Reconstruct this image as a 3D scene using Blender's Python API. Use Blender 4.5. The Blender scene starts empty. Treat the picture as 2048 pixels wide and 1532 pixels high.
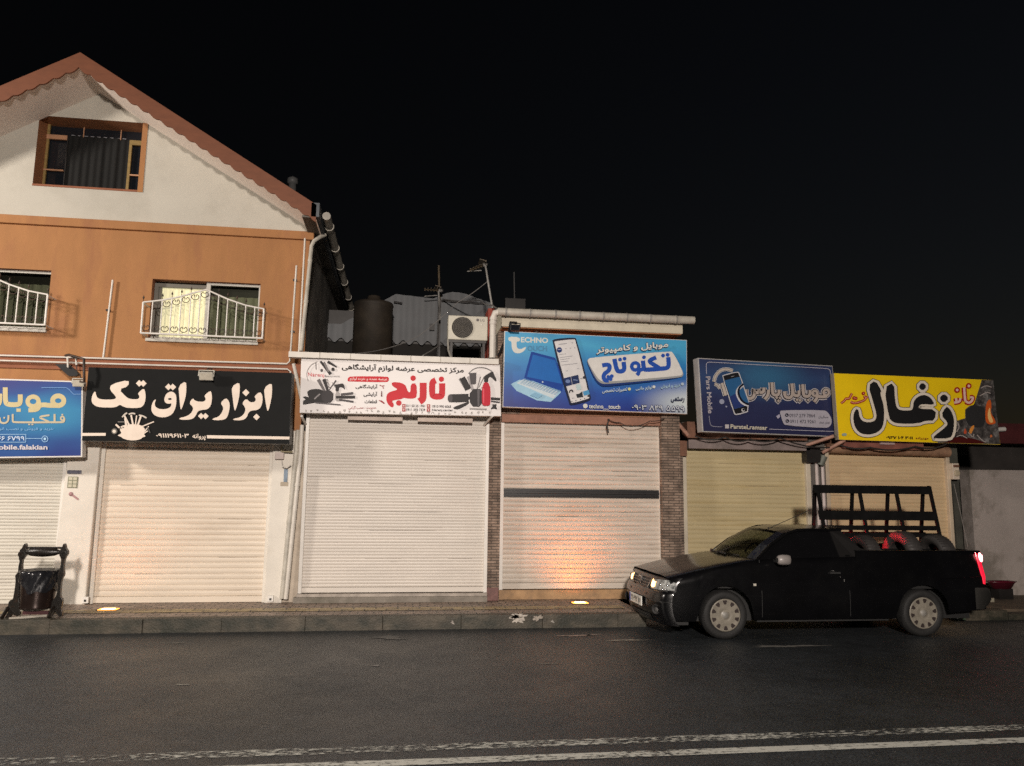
import bpy, bmesh, math, random
from mathutils import Vector, Matrix, noise
from mathutils.geometry import tessellate_polygon, delaunay_2d_cdt
random.seed(7)
R = math.radians
SC = bpy.context.scene
COL = SC.collection

# ---------------------------------------------------------------- camera
FPX, IW, IH = 1538.0, 2048.0, 1532.0
CAMP = Vector((0, 0, 1.8))
_ps, _pt, _ro = R(8.0), R(8.0), R(0.7)
FW = Vector((math.sin(_ps)*math.cos(_pt), math.cos(_ps)*math.cos(_pt), math.sin(_pt)))
_r0 = Vector((math.cos(_ps), -math.sin(_ps), 0)); _u0 = _r0.cross(FW)
RT = _r0*math.cos(_ro) + _u0*math.sin(_ro)
UP = _u0*math.cos(_ro) - _r0*math.sin(_ro)
cd = bpy.data.cameras.new('camera'); cam = bpy.data.objects.new('camera', cd); COL.objects.link(cam)
cd.sensor_width = 36; cd.lens = FPX/IW*36; cd.clip_end = 2000; cd.clip_start = .05
M = Matrix.Identity(4)
for i in range(3):
    M[i][0] = RT[i]; M[i][1] = UP[i]; M[i][2] = -FW[i]; M[i][3] = CAMP[i]
cam.matrix_world = M
SC.camera = cam

# ---------------------------------------------------------------- night sky, street lighting, exposure
w = bpy.data.worlds.new('World'); SC.world = w; w.use_nodes = True
nt = w.node_tree; bg = nt.nodes['Background']
sky = nt.nodes.new('ShaderNodeTexSky'); sky.sky_type = 'NISHITA'; sky.sun_disc = False
sky.sun_elevation = R(-3); sky.sun_rotation = R(60)
hs = nt.nodes.new('ShaderNodeHueSaturation'); hs.inputs['Saturation'].default_value = .8
nt.links.new(sky.outputs[0], hs.inputs['Color']); nt.links.new(hs.outputs[0], bg.inputs[0])
bg.inputs[1].default_value = 0.03
def lamp(name, loc, power, color, size, aim, cone=155):
    "street lamp out of frame: a downward facing lantern"
    l = bpy.data.lights.new(name, 'SPOT'); l.energy = power; l.color = color; l.shadow_soft_size = size; l.spot_size = R(cone); l.spot_blend = 1
    o = bpy.data.objects.new(name, l); COL.objects.link(o); o.location = loc; o.rotation_euler = Vector(aim).to_track_quat('-Z', 'Y').to_euler(); return o
lamp('street_lamp_light', (-11.5, 6.2, 6.3), 3500, (1, .90, .80), .5, (.62, .4, -.55), 176)
lamp('street_lamp_light', (-.3, -7.0, 5.4), 13800, (1, .89, .80), .4, (-.02, .70, -.71))
SC.view_settings.view_transform = 'Standard'; SC.view_settings.look = 'None'
SC.view_settings.exposure = 0; SC.view_settings.gamma = 1
SC.cycles.max_bounces = 6
SC.cycles.use_denoising = False; SC.cycles.sample_clamp_indirect = .5

# ---------------------------------------------------------------- helpers
def ray(x, y): return FW + RT*((x-IW/2)/FPX) - UP*((y-IH/2)/FPX)
def px(x, y, Y, s=0, X0=0):
    "the point of the plane Y + s (X - X0) that the photograph shows at pixel x, y"
    d = ray(x, y); t = (Y - s*X0 - CAMP.y + s*CAMP.x)/(d.y - s*d.x); return CAMP + d*t
def pz(x, y, z):
    d = ray(x, y); return CAMP + d*((z-CAMP.z)/d.z)
def lin(c): return tuple((v/255/12.92 if v/255 <= .04045 else ((v/255+.055)/1.055)**2.4) for v in c) + (1,)

_mats = {}
def pm(name, col, rough=.6, metal=0., var=.12, vs=3., bump=0., bs=60., stretch=(1, 1, 1), col2=None, m2=(.45, .62), coat=0., spec=.5, emis=None, detail=5):
    "procedural material: base colour broken up by noise, second colour in patches, bump"
    if name in _mats: return _mats[name]
    m = bpy.data.materials.new(name); m.use_nodes = True; _mats[name] = m
    n = m.node_tree.nodes; L = m.node_tree.links; b = n['Principled BSDF']
    col = tuple(col)[:3]+(1,)
    b.inputs['Roughness'].default_value = rough; b.inputs['Metallic'].default_value = metal
    b.inputs['Specular IOR Level'].default_value = spec; b.inputs['Coat Weight'].default_value = coat
    tc = n.new('ShaderNodeNewGeometry'); mp = n.new('ShaderNodeMapping'); mp.inputs['Scale'].default_value = stretch
    L.new(tc.outputs['Position'], mp.inputs['Vector'])
    nz = n.new('ShaderNodeTexNoise'); nz.inputs['Scale'].default_value = vs; nz.inputs['Detail'].default_value = detail; nz.inputs['Roughness'].default_value = .62
    L.new(mp.outputs[0], nz.inputs['Vector'])
    mx = n.new('ShaderNodeMix'); mx.data_type = 'RGBA'; mx.blend_type = 'MULTIPLY'; mx.inputs['Factor'].default_value = 1
    mr = n.new('ShaderNodeMapRange'); mr.inputs[1].default_value = .3; mr.inputs[2].default_value = .7; mr.inputs[3].default_value = 1-var; mr.inputs[4].default_value = 1+var
    L.new(nz.outputs[0], mr.inputs[0])
    mx.inputs['A'].default_value = col; L.new(mr.outputs[0], mx.inputs['B'])
    out = mx.outputs['Result']
    if col2 is not None:
        n2 = n.new('ShaderNodeTexNoise'); n2.inputs['Scale'].default_value = vs*.8; n2.inputs['Detail'].default_value = 8; n2.inputs['Roughness'].default_value = .7
        ad = n.new('ShaderNodeVectorMath'); ad.inputs[1].default_value = (7.3, 3.1, 5.7); L.new(mp.outputs[0], ad.inputs[0]); L.new(ad.outputs[0], n2.inputs['Vector'])
        m3 = n.new('ShaderNodeMapRange'); m3.inputs[1].default_value = m2[0]; m3.inputs[2].default_value = m2[1]; L.new(n2.outputs[0], m3.inputs[0])
        mm = n.new('ShaderNodeMix'); mm.data_type = 'RGBA'; L.new(m3.outputs[0], mm.inputs['Factor']); L.new(out, mm.inputs['A']); mm.inputs['B'].default_value = tuple(col2)[:3]+(1,)
        out = mm.outputs['Result']
    L.new(out, b.inputs['Base Color'])
    if bump:
        n3 = n.new('ShaderNodeTexNoise'); n3.inputs['Scale'].default_value = bs; n3.inputs['Detail'].default_value = 4
        L.new(tc.outputs['Position'], n3.inputs['Vector'])
        bp = n.new('ShaderNodeBump'); bp.inputs['Strength'].default_value = bump; bp.inputs['Distance'].default_value = .01
        L.new(n3.outputs[0], bp.inputs['Height']); L.new(bp.outputs[0], b.inputs['Normal'])
    if emis:
        b.inputs['Emission Color'].default_value = tuple(emis[0])[:3]+(1,); b.inputs['Emission Strength'].default_value = emis[1]
    return m
def ink(c, rough=.5):
    "flat printed colour given in sRGB 0-255"
    return pm('print_%d_%d_%d' % tuple(c), lin(c), rough, var=.06, vs=9, spec=.2)

def clear_glass(name, tint):
    m = bpy.data.materials.new(name); m.use_nodes = True; n = m.node_tree.nodes; L = m.node_tree.links; b = n['Principled BSDF']; b.inputs['Base Color'].default_value = (.01, .01, .01, 1); b.inputs['Roughness'].default_value = .05
    t = n.new('ShaderNodeBsdfTransparent'); t.inputs[0].default_value = tint+(1,); x = n.new('ShaderNodeMixShader'); f = n.new('ShaderNodeFresnel'); f.inputs[0].default_value = 1.5
    L.new(f.outputs[0], x.inputs[0]); L.new(t.outputs[0], x.inputs[1]); L.new(b.outputs[0], x.inputs[2]); L.new(x.outputs[0], n['Material Output'].inputs[0]); return m
class MB:
    "mesh builder in world coordinates"
    def __init__(s): s.v = []; s.f = []; s.m = []; s.mats = []; s.sm = []
    def mi(s, mat):
        if mat not in s.mats: s.mats.append(mat)
        return s.mats.index(mat)
    def add(s, vs, fs, mat, smooth=False):
        o = len(s.v); k = s.mi(mat); s.v += [tuple(v) for v in vs]
        for f in fs: s.f.append(tuple(i+o for i in f)); s.m.append(k); s.sm.append(smooth)
    def quad(s, a, b, c, d, mat): s.add([a, b, c, d], [(0, 1, 2, 3)], mat)
    def box(s, x0, x1, y0, y1, z0, z1, mat):
        if x0 > x1: x0, x1 = x1, x0
        if y0 > y1: y0, y1 = y1, y0
        if z0 > z1: z0, z1 = z1, z0
        v = [(x0, y0, z0), (x1, y0, z0), (x1, y1, z0), (x0, y1, z0), (x0, y0, z1), (x1, y0, z1), (x1, y1, z1), (x0, y1, z1)]
        s.add(v, [(0, 3, 2, 1), (4, 5, 6, 7), (0, 1, 5, 4), (1, 2, 6, 5), (2, 3, 7, 6), (3, 0, 4, 7)], mat)
    def obox(s, a, b, wv, dv, mat):
        "bar from a to b with half-section vectors wv and dv"
        a, b, wv, dv = map(Vector, (a, b, wv, dv))
        v = [a-wv-dv, a+wv-dv, a+wv+dv, a-wv+dv, b-wv-dv, b+wv-dv, b+wv+dv, b-wv+dv]
        s.add(v, [(0, 3, 2, 1), (4, 5, 6, 7), (0, 1, 5, 4), (1, 2, 6, 5), (2, 3, 7, 6), (3, 0, 4, 7)], mat)
    def prism(s, pts, d, mat, flat=False):
        "planar polygon (world points) extruded by vector d"
        pts = [Vector(p) for p in pts]; d = Vector(d); n = len(pts)
        tri = tessellate_polygon([pts])
        v = pts + ([] if flat else [p+d for p in pts])
        f = [tuple(t) for t in tri]
        if not flat:
            f += [tuple(i+n for i in reversed(t)) for t in tri]
            f += [(i, (i+1) % n, (i+1) % n+n, i+n) for i in range(n)]
        s.add(v, f, mat)
    def holed(s, outer, holes, mat):
        loops = [[Vector(p) for p in outer]] + [[Vector(p) for p in h] for h in holes]
        tri = tessellate_polygon(loops); v = [p for l in loops for p in l]
        s.add(v, [tuple(t) for t in tri], mat)
    def tube(s, pts, r, mat, n=8, caps=True):
        pts = [Vector(p) for p in pts]; rs = r if isinstance(r, (list, tuple)) else [r]*len(pts)
        vs = []; fs = []; prev = None
        for i, p in enumerate(pts):
            t = (pts[min(i+1, len(pts)-1)]-pts[max(i-1, 0)])
            t = t.normalized() if t.length > 1e-9 else Vector((0, 0, 1))
            if prev is None:
                a = t.orthogonal().normalized()
            else:
                a = prev - t*prev.dot(t); a = a.normalized() if a.length > 1e-6 else t.orthogonal().normalized()
            prev = a; b = t.cross(a)
            for k in range(n):
                g = 2*math.pi*k/n; vs.append(p + (a*math.cos(g)+b*math.sin(g))*rs[i])
        for i in range(len(pts)-1):
            for k in range(n): fs.append((i*n+k, i*n+(k+1) % n, (i+1)*n+(k+1) % n, (i+1)*n+k))
        s.add(vs, fs, mat, True)
        if caps: s.add(vs[:n], [tuple(reversed(range(n)))], mat); s.add(vs[-n:], [tuple(range(n))], mat)
    def lathe(s, prof, c, ax, mat, n=32, ref=None, a0=0, a1=2*math.pi):
        "profile [(radius, along axis)] turned round ax through c"
        c = Vector(c); ax = Vector(ax).normalized(); u = ax.orthogonal().normalized() if ref is None else Vector(ref).normalized(); q = ax.cross(u)
        full = abs(a1-a0-2*math.pi) < 1e-6; cnt = n if full else n+1; vs = []; fs = []; m = len(prof)
        for k in range(cnt):
            g = a0+(a1-a0)*k/n
            for (r, h) in prof: vs.append(c+ax*h+(u*math.cos(g)+q*math.sin(g))*r)
        for k in range(n):
            k2 = (k+1) % cnt
            for i in range(m-1): fs.append((k*m+i, k*m+i+1, k2*m+i+1, k2*m+i))
        s.add(vs, fs, mat, True)
    def grid(s, rows, mat, smooth=True):
        n = len(rows[0]); v = [p for r in rows for p in r]
        s.add(v, [(i*n+j, i*n+j+1, (i+1)*n+j+1, (i+1)*n+j) for i in range(len(rows)-1) for j in range(n-1)], mat, smooth)

def obj(name, mb, parent=None, bevel=0, label=None, loc=None, solid=0):
    base = Vector((0, 0, 0)); p = parent
    while p is not None: base += p.location; p = p.parent
    if loc is None: loc = (0, 0, 0)
    base = base + Vector(loc)
    me = bpy.data.meshes.new(name)
    me.from_pydata([Vector(v)-base for v in mb.v], [], mb.f)
    for m in mb.mats: me.materials.append(m)
    me.polygons.foreach_set('material_index', mb.m); me.polygons.foreach_set('use_smooth', mb.sm)
    bm = bmesh.new(); bm.from_mesh(me)
    if not getattr(mb, 'keep', False): bmesh.ops.recalc_face_normals(bm, faces=bm.faces)
    bm.to_mesh(me); bm.free(); me.update()
    o = bpy.data.objects.new(name, me); COL.objects.link(o); o.parent = parent; o.location = loc
    if solid:
        q = o.modifiers.new('thickness', 'SOLIDIFY'); q.thickness = solid; q.offset = -1
    if bevel:
        q = o.modifiers.new('bevel', 'BEVEL'); q.width = bevel; q.segments = 2; q.limit_method = 'ANGLE'; q.angle_limit = R(40)
    if label: o['label'] = label
    return o
def thing(name, label, cat, loc=(0, 0, 0), group=None):
    o = bpy.data.objects.new(name, None); COL.objects.link(o); o.location = loc; o.empty_display_size = .2
    o['label'] = label; o['category'] = cat
    if group: o['group'] = group
    return o
def tag(o, label, cat, group=None):
    o['label'] = label; o['category'] = cat
    if group: o['group'] = group
    return o
def single(name, mb, label, cat, group=None, bevel=0):
    xs = [v[0] for v in mb.v]; ys = [v[1] for v in mb.v]; zs = [v[2] for v in mb.v]
    o = obj(name, mb, None, bevel, loc=((min(xs)+max(xs))/2, (min(ys)+max(ys))/2, min(zs)))
    return tag(o, label, cat, group)
def struct(name, mb, bevel=0):
    o = obj(name, mb, None, bevel); o['kind'] = 'structure'; return o
def chaikin(p, it=1, closed=True):
    for _ in range(it):
        q = []
        n = len(p)
        rng = range(n) if closed else range(n-1)
        if not closed: q.append(p[0])
        for i in rng:
            a, b = p[i], p[(i+1) % n]
            q += [(a[0]*.75+b[0]*.25, a[1]*.75+b[1]*.25), (a[0]*.25+b[0]*.75, a[1]*.25+b[1]*.75)]
        if not closed: q.append(p[-1])
        p = q
    return p
# ---- Persian shaping into presentation forms
_AR = {}
for ch, c, n in [('ا', 0xFE8D, 2), ('آ', 0xFE81, 2), ('ب', 0xFE8F, 4), ('پ', 0xFB56, 4), ('ت', 0xFE95, 4), ('ج', 0xFE9D, 4), ('چ', 0xFB7A, 4), ('ح', 0xFEA1, 4), ('خ', 0xFEA5, 4), ('د', 0xFEA9, 2), ('ر', 0xFEAD, 2), ('ز', 0xFEAF, 2), ('س', 0xFEB1, 4), ('ش', 0xFEB5, 4), ('ص', 0xFEB9, 4), ('ض', 0xFEBD, 4), ('ط', 0xFEC1, 4), ('ع', 0xFEC9, 4), ('غ', 0xFECD, 4), ('ف', 0xFED1, 4), ('ق', 0xFED5, 4), ('ک', 0xFB8E, 4), ('گ', 0xFB92, 4), ('ل', 0xFEDD, 4), ('م', 0xFEE1, 4), ('ن', 0xFEE5, 4), ('ه', 0xFEE9, 4), ('و', 0xFEED, 2), ('ی', 0xFBFC, 4)]: _AR[ch] = (c, n)
def fa(t):
    out = []
    for i, ch in enumerate(t):
        if ch not in _AR: out.append(ch); continue
        c, n = _AR[ch]
        pj = i > 0 and t[i-1] in _AR and _AR[t[i-1]][1] == 4
        nj = n == 4 and i+1 < len(t) and t[i+1] in _AR
        k = (3 if pj else 2) if nj else (1 if pj else 0)
        out.append(chr(c+k))
    return ''.join(reversed(out))
_tc = {}
def bold_edges(v, f, r):
    "thin quads along the outline of glyphs, to make them bolder"
    cnt = {}
    for p in f:
        for i in range(len(p)):
            a, b = p[i], p[(i+1) % len(p)]; k = (min(a, b), max(a, b)); cnt[k] = cnt.get(k, 0)+1
    out = []
    for (a, b), c in cnt.items():
        if c != 1: continue
        (x0, y0), (x1, y1) = v[a], v[b]; dx, dy = x1-x0, y1-y0; l = math.hypot(dx, dy)
        if l < 1e-6: continue
        dx, dy = dx/l*r, dy/l*r; e = .5
        out.append([(x0-dx*e-dy, y0-dy*e+dx), (x1+dx*e-dy, y1+dy*e+dx), (x1+dx*e+dy, y1+dy*e-dx), (x0-dx*e+dy, y0-dy*e-dx)])
    return out
def glyphs(t, off=0.):
    k = (t, off)
    if k in _tc: return _tc[k]
    c = bpy.data.curves.new('t', 'FONT'); c.body = t; c.resolution_u = 3; c.offset = off
    o = bpy.data.objects.new('t', c); COL.objects.link(o)
    cu = o.to_curve(bpy.context.evaluated_depsgraph_get()); loops = []
    for sp in cu.splines:
        bp = sp.bezier_points; L = []
        for i in range(len(bp)):
            p, q = bp[i], bp[(i+1) % len(bp)]; A, B, C_, D = p.co, p.handle_right, q.handle_left, q.co
            straight = (B-A).cross(D-A).length < 1e-7 and (C_-A).cross(D-A).length < 1e-7
            for j in range(1 if straight else 3):
                t_ = j/3; u = 1-t_; w_ = A*u**3+B*3*u*u*t_+C_*3*u*t_*t_+D*t_**3
                if not L or (Vector((w_.x, w_.y))-L[-1]).length > 1e-4: L.append(Vector((w_.x, w_.y)))
        if len(L) > 2 and (L[0]-L[-1]).length < 1e-4: L.pop()
        if len(L) > 2: loops.append(L)
    o.to_curve_clear(); bpy.data.objects.remove(o); bpy.data.curves.remove(c)
    vs = []; es = []
    for L in loops:
        n = len(vs); vs += L; es += [(n+i, n+(i+1) % len(L)) for i in range(len(L))]
    r = delaunay_2d_cdt(vs, es, [], 0, 1e-6); v = [(p.x, p.y) for p in r[0]]; f = []
    for tri in r[2]:
        x = sum(v[i][0] for i in tri)/3; y = sum(v[i][1] for i in tri)/3; wn = 0
        for L in loops:
            for i in range(len(L)):
                p, q = L[i-1], L[i]
                if (p.y <= y) != (q.y <= y):
                    sd = (q.x-p.x)*(y-p.y)-(x-p.x)*(q.y-p.y)
                    if p.y <= y and sd > 0: wn += 1
                    elif p.y > y and sd < 0: wn -= 1
        if wn: f.append(tuple(tri))
    used = sorted({i for t_ in f for i in t_}); ix = {i: k_ for k_, i in enumerate(used)}
    v = [v[i] for i in used]; f = [tuple(ix[i] for i in t_) for t_ in f]
    _tc[k] = (v, f); return v, f
# ---------------------------------------------------------------- materials of the setting
def asphalt():
    m = bpy.data.materials.new('wet_asphalt'); m.use_nodes = True; n = m.node_tree.nodes; L = m.node_tree.links; b = n['Principled BSDF']
    g = n.new('ShaderNodeNewGeometry')
    def nz(sc, det=4, rough=.6, st=None):
        t = n.new('ShaderNodeTexNoise'); t.inputs['Scale'].default_value = sc; t.inputs['Detail'].default_value = det; t.inputs['Roughness'].default_value = rough
        if st:
            mp = n.new('ShaderNodeMapping'); mp.inputs['Scale'].default_value = st; L.new(g.outputs['Position'], mp.inputs[0]); L.new(mp.outputs[0], t.inputs[0])
        else: L.new(g.outputs['Position'], t.inputs[0])
        return t.outputs[0]
    def mr(x, a, b2, c, d):
        q = n.new('ShaderNodeMapRange'); q.inputs[1].default_value = a; q.inputs[2].default_value = b2; q.inputs[3].default_value = c; q.inputs[4].default_value = d; L.new(x, q.inputs[0]); return q.outputs[0]
    fine = nz(48, 4, .8); mid = nz(7, 5); big = nz(.9, 7, .7)
    r = n.new('ShaderNodeValToRGB'); e = r.color_ramp.elements
    e[0].position = .36; e[0].color = (.004, .004, .004, 1); e[1].position = .68; e[1].color = (.040, .047, .053, 1)
    L.new(fine, r.inputs[0])
    mx = n.new('ShaderNodeMix'); mx.data_type = 'RGBA'; mx.blend_type = 'MULTIPLY'; mx.inputs['Factor'].default_value = 1
    L.new(r.outputs[0], mx.inputs['A']); L.new(mr(mid, .3, .7, .72, 1.25), mx.inputs['B'])
    mz = n.new('ShaderNodeMix'); mz.data_type = 'RGBA'; mz.blend_type = 'MULTIPLY'; mz.inputs['Factor'].default_value = 1; L.new(mx.outputs['Result'], mz.inputs['A']); L.new(mr(nz(.45, 6, .65), .35, .65, .74, 1.3), mz.inputs['B']); mx = mz
    vo = n.new('ShaderNodeTexVoronoi'); vo.inputs['Scale'].default_value = 17; L.new(g.outputs['Position'], vo.inputs['Vector'])
    sp = mr(vo.outputs['Distance'], .04, .075, 1, 0)
    wn = n.new('ShaderNodeMath'); wn.operation = 'GREATER_THAN'; wn.inputs[1].default_value = .83
    sx = n.new('ShaderNodeSeparateColor'); L.new(vo.outputs['Color'], sx.inputs[0]); L.new(sx.outputs[0], wn.inputs[0])
    mu = n.new('ShaderNodeMath'); mu.operation = 'MULTIPLY'; L.new(sp, mu.inputs[0]); L.new(wn.outputs[0], mu.inputs[1])
    m2 = n.new('ShaderNodeMix'); m2.data_type = 'RGBA'; L.new(mu.outputs[0], m2.inputs['Factor']); L.new(mx.outputs['Result'], m2.inputs['A']); m2.inputs['B'].default_value = (.3, .28, .25, 1)  # pale specks: glints of small stones put into the base colour
    L.new(m2.outputs['Result'], b.inputs['Base Color'])
    L.new(mr(big, .35, .65, .36, .52), b.inputs['Roughness'])
    bp = n.new('ShaderNodeBump'); bp.inputs['Strength'].default_value = .5; bp.inputs['Distance'].default_value = .012
    L.new(fine, bp.inputs['Height']); L.new(bp.outputs[0], b.inputs['Normal'])
    return m
def worn_paint(name, thr, soft):
    m = bpy.data.materials.new(name); m.use_nodes = True; n = m.node_tree.nodes; L = m.node_tree.links; b = n['Principled BSDF']
    b.inputs['Base Color'].default_value = (.40, .40, .36, 1); b.inputs['Roughness'].default_value = .55
    g = n.new('ShaderNodeNewGeometry'); mp = n.new('ShaderNodeMapping'); mp.inputs['Scale'].default_value = (1, 2.2, 1); L.new(g.outputs['Position'], mp.inputs[0])
    t = n.new('ShaderNodeTexNoise'); t.inputs['Scale'].default_value = 13; t.inputs['Detail'].default_value = 8; t.inputs['Roughness'].default_value = .75; L.new(mp.outputs[0], t.inputs[0])
    t2 = n.new('ShaderNodeTexNoise'); t2.inputs['Scale'].default_value = .9; L.new(g.outputs['Position'], t2.inputs[0])
    sx = n.new('ShaderNodeSeparateXYZ'); L.new(g.outputs['Position'], sx.inputs[0])
    q0 = n.new('ShaderNodeMapRange'); q0.inputs[1].default_value = -2.5; q0.inputs[2].default_value = 0; q0.inputs[3].default_value = -.1 if thr < .6 else -.025; q0.inputs[4].default_value = 0; L.new(sx.outputs[0], q0.inputs[0])
    a = n.new('ShaderNodeMath'); a.operation = 'MULTIPLY_ADD'; a.inputs[1].default_value = .35; L.new(t2.outputs[0], a.inputs[0]); L.new(t.outputs[0], a.inputs[2])
    a2 = n.new('ShaderNodeMath'); a2.operation = 'ADD'; L.new(a.outputs[0], a2.inputs[0]); L.new(q0.outputs[0], a2.inputs[1])
    q = n.new('ShaderNodeMapRange'); q.inputs[1].default_value = thr; q.inputs[2].default_value = thr+soft; L.new(a2.outputs[0], q.inputs[0])
    tr = n.new('ShaderNodeBsdfTransparent'); ms = n.new('ShaderNodeMixShader'); L.new(q.outputs[0], ms.inputs[0]); L.new(tr.outputs[0], ms.inputs[1]); L.new(b.outputs[0], ms.inputs[2])
    L.new(ms.outputs[0], n['Material Output'].inputs[0]); return m
def bricks(name, c1, c2, mortar, sc, bw=.5, rh=.25, msz=.02, rough=.8, plane='xz', bump=.5, dirt=.35):
    m = bpy.data.materials.new(name); m.use_nodes = True; n = m.node_tree.nodes; L = m.node_tree.links; b = n['Principled BSDF']; b.inputs['Roughness'].default_value = rough
    g = n.new('ShaderNodeNewGeometry'); sx = n.new('ShaderNodeSeparateXYZ'); L.new(g.outputs['Position'], sx.inputs[0]); cx = n.new('ShaderNodeCombineXYZ')
    if plane == 'xz':
        ad = n.new('ShaderNodeMath'); L.new(sx.outputs[0], ad.inputs[0]); L.new(sx.outputs[1], ad.inputs[1]); L.new(ad.outputs[0], cx.inputs[0]); L.new(sx.outputs[2], cx.inputs[1])
    else:
        L.new(sx.outputs[0], cx.inputs[0]); L.new(sx.outputs[1], cx.inputs[1])
    t = n.new('ShaderNodeTexBrick'); t.inputs['Scale'].default_value = sc; t.inputs['Brick Width'].default_value = bw; t.inputs['Row Height'].default_value = rh; t.inputs['Mortar Size'].default_value = msz
    t.inputs['Color1'].default_value = c1+(1,); t.inputs['Color2'].default_value = c2+(1,); t.inputs['Mortar'].default_value = mortar+(1,); t.inputs['Mortar Smooth'].default_value = .3
    L.new(cx.outputs[0], t.inputs[0])
    nz = n.new('ShaderNodeTexNoise'); nz.inputs['Scale'].default_value = 5; nz.inputs['Detail'].default_value = 7; L.new(g.outputs['Position'], nz.inputs[0])
    mr = n.new('ShaderNodeMapRange'); mr.inputs[1].default_value = .3; mr.inputs[2].default_value = .7; mr.inputs[3].default_value = 1-dirt; mr.inputs[4].default_value = 1+dirt; L.new(nz.outputs[0], mr.inputs[0])
    mx = n.new('ShaderNodeMix'); mx.data_type = 'RGBA'; mx.blend_type = 'MULTIPLY'; mx.inputs['Factor'].default_value = 1; L.new(t.outputs[0], mx.inputs['A']); L.new(mr.outputs[0], mx.inputs['B']); L.new(mx.outputs['Result'], b.inputs['Base Color'])
    bp = n.new('ShaderNodeBump'); bp.inputs['Strength'].default_value = bump; bp.inputs['Distance'].default_value = .01
    sb = n.new('ShaderNodeMath'); sb.operation = 'MULTIPLY_ADD'; sb.inputs[1].default_value = -.8; L.new(t.outputs['Fac'], sb.inputs[0]); L.new(nz.outputs[0], sb.inputs[2]); L.new(sb.outputs[0], bp.inputs['Height']); L.new(bp.outputs[0], b.inputs['Normal'])
    return m
ORANGE = pm('orange_render', (.345, .160, .060), .85, var=.09, vs=2.5, bump=.25, bs=160, stretch=(1.6, 1, .5), col2=(.29, .125, .055), m2=(.5, .72))
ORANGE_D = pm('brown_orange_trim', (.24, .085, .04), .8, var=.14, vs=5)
GABLEW = pm('white_render', (.47, .445, .385), .85, var=.05, vs=1.2, bump=.15, bs=120, col2=(.38, .355, .30), m2=(.5, .8))
FASCIA = pm('brown_fascia_paint', (.165, .055, .024), .65, var=.12, vs=4, stretch=(1, 1, 3))
SOFFIT = pm('soffit_paint', (.80, .70, .62), .8, var=.05, vs=2)
CREAM = pm('cream_pillar_paint', (.66, .62, .55), .75, var=.07, vs=2.5, col2=(.5, .45, .37), m2=(.58, .85), bump=.12, bs=90)
IVORY = pm('ivory_shutter_paint', (.66, .575, .47), .45, var=.08, vs=1.6, stretch=(.5, 1, 3), col2=(.52, .44, .35), m2=(.56, .8))
PALE = pm('pale_shutter_paint', (.60, .55, .49), .45, var=.06, vs=1.6, stretch=(.5, 1, 4), col2=(.5, .45, .40), m2=(.58, .85))
GREYSH = pm('grimy_shutter_paint', (.56, .50, .43), .5, var=.12, vs=2.2, stretch=(.4, 1, 6), col2=(.40, .345, .28), m2=(.5, .75))
WHITSH = pm('white_shutter_paint', (.60, .57, .50), .5, var=.1, vs=2, stretch=(.4, 1, 5), col2=(.36, .33, .27), m2=(.55, .75))
YELSH = pm('yellow_shutter_paint', (.47, .39, .225), .5, var=.1, vs=2, stretch=(.35, 1, 5), col2=(.40, .305, .14), m2=(.52, .78))
TANSH = pm('tan_shutter_paint', (.56, .42, .25), .5, var=.1, vs=2, stretch=(.35, 1, 5), col2=(.45, .33, .18), m2=(.52, .78))
WHITEP = pm('white_pipe_paint', (.62, .58, .52), .45, var=.1, vs=6)
PVC = pm('weathered_pvc', (.46, .43, .37), .5, var=.22, vs=5, col2=(.30, .28, .22), m2=(.52, .72))
WHITEM = pm('white_metal', (.70, .67, .62), .4, var=.06, vs=5)
DARKM = pm('dark_metal', (.02, .018, .017), .45, var=.2, vs=8, metal=.3)
BLACKM = pm('black_paint', (.010, .010, .011), .4, var=.2, vs=8)
RUSTM = pm('rusty_brown_iron', (.06, .032, .02), .55, var=.3, vs=14, col2=(.02, .018, .016), m2=(.45, .6))
CONC = pm('grey_concrete', (.22, .195, .165), .85, var=.22, vs=3, bump=.4, bs=40, col2=(.12, .11, .085), m2=(.48, .7))
DCONC = pm('dark_plaster', (.16, .145, .125), .85, var=.2, vs=1.4, bump=.3, bs=30, col2=(.07, .065, .055), m2=(.42, .65))
KERBM = pm('mossy_kerb_concrete', (.070, .058, .041), .6, var=.6, vs=2.6, bump=.6, bs=45, col2=(.018, .019, .012), m2=(.40, .60), stretch=(1, 1, 1.6))
GLASSD = pm('dark_glass', (.012, .014, .018), .08, var=.05, spec=.6)
BRICK = bricks('brown_brick', (.26, .19, .145), (.17, .12, .09), (.09, .07, .055), 1, .17, .042, .007, dirt=.5, bump=.9)
PAVE = bricks('pinkish_paving', (.27, .20, .155), (.19, .14, .11), (.04, .034, .028), 1, .21, .105, .012, rough=.5, plane='xy', dirt=.35)
PAVEY = bricks('yellow_paving', (.34, .26, .13), (.28, .21, .11), (.07, .055, .035), 1, .30, .14, .012, rough=.5, plane='xy', dirt=.35)

# ---------------------------------------------------------------- ground
b = MB(); NX = 1
b.quad((-90, -60, 0), (90, -60, 0), (90, 60, 0), (-90, 60, 0), asphalt()); struct('road', b)
for nm, y0, y1, th, sf in (('road_marking', 5.685, 5.83, .655, .10), ('road_marking', 5.405, 5.53, .565, .10)):
    b = MB(); b.quad((-14, y0, .004), (22, y0, .004), (22, y1-.02, .004), (-14, y1, .004), worn_paint('worn_white_paint_%d' % int(y0*100), th, sf)); struct(nm, b)
KY = 10.42; KZ = .17
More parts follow.
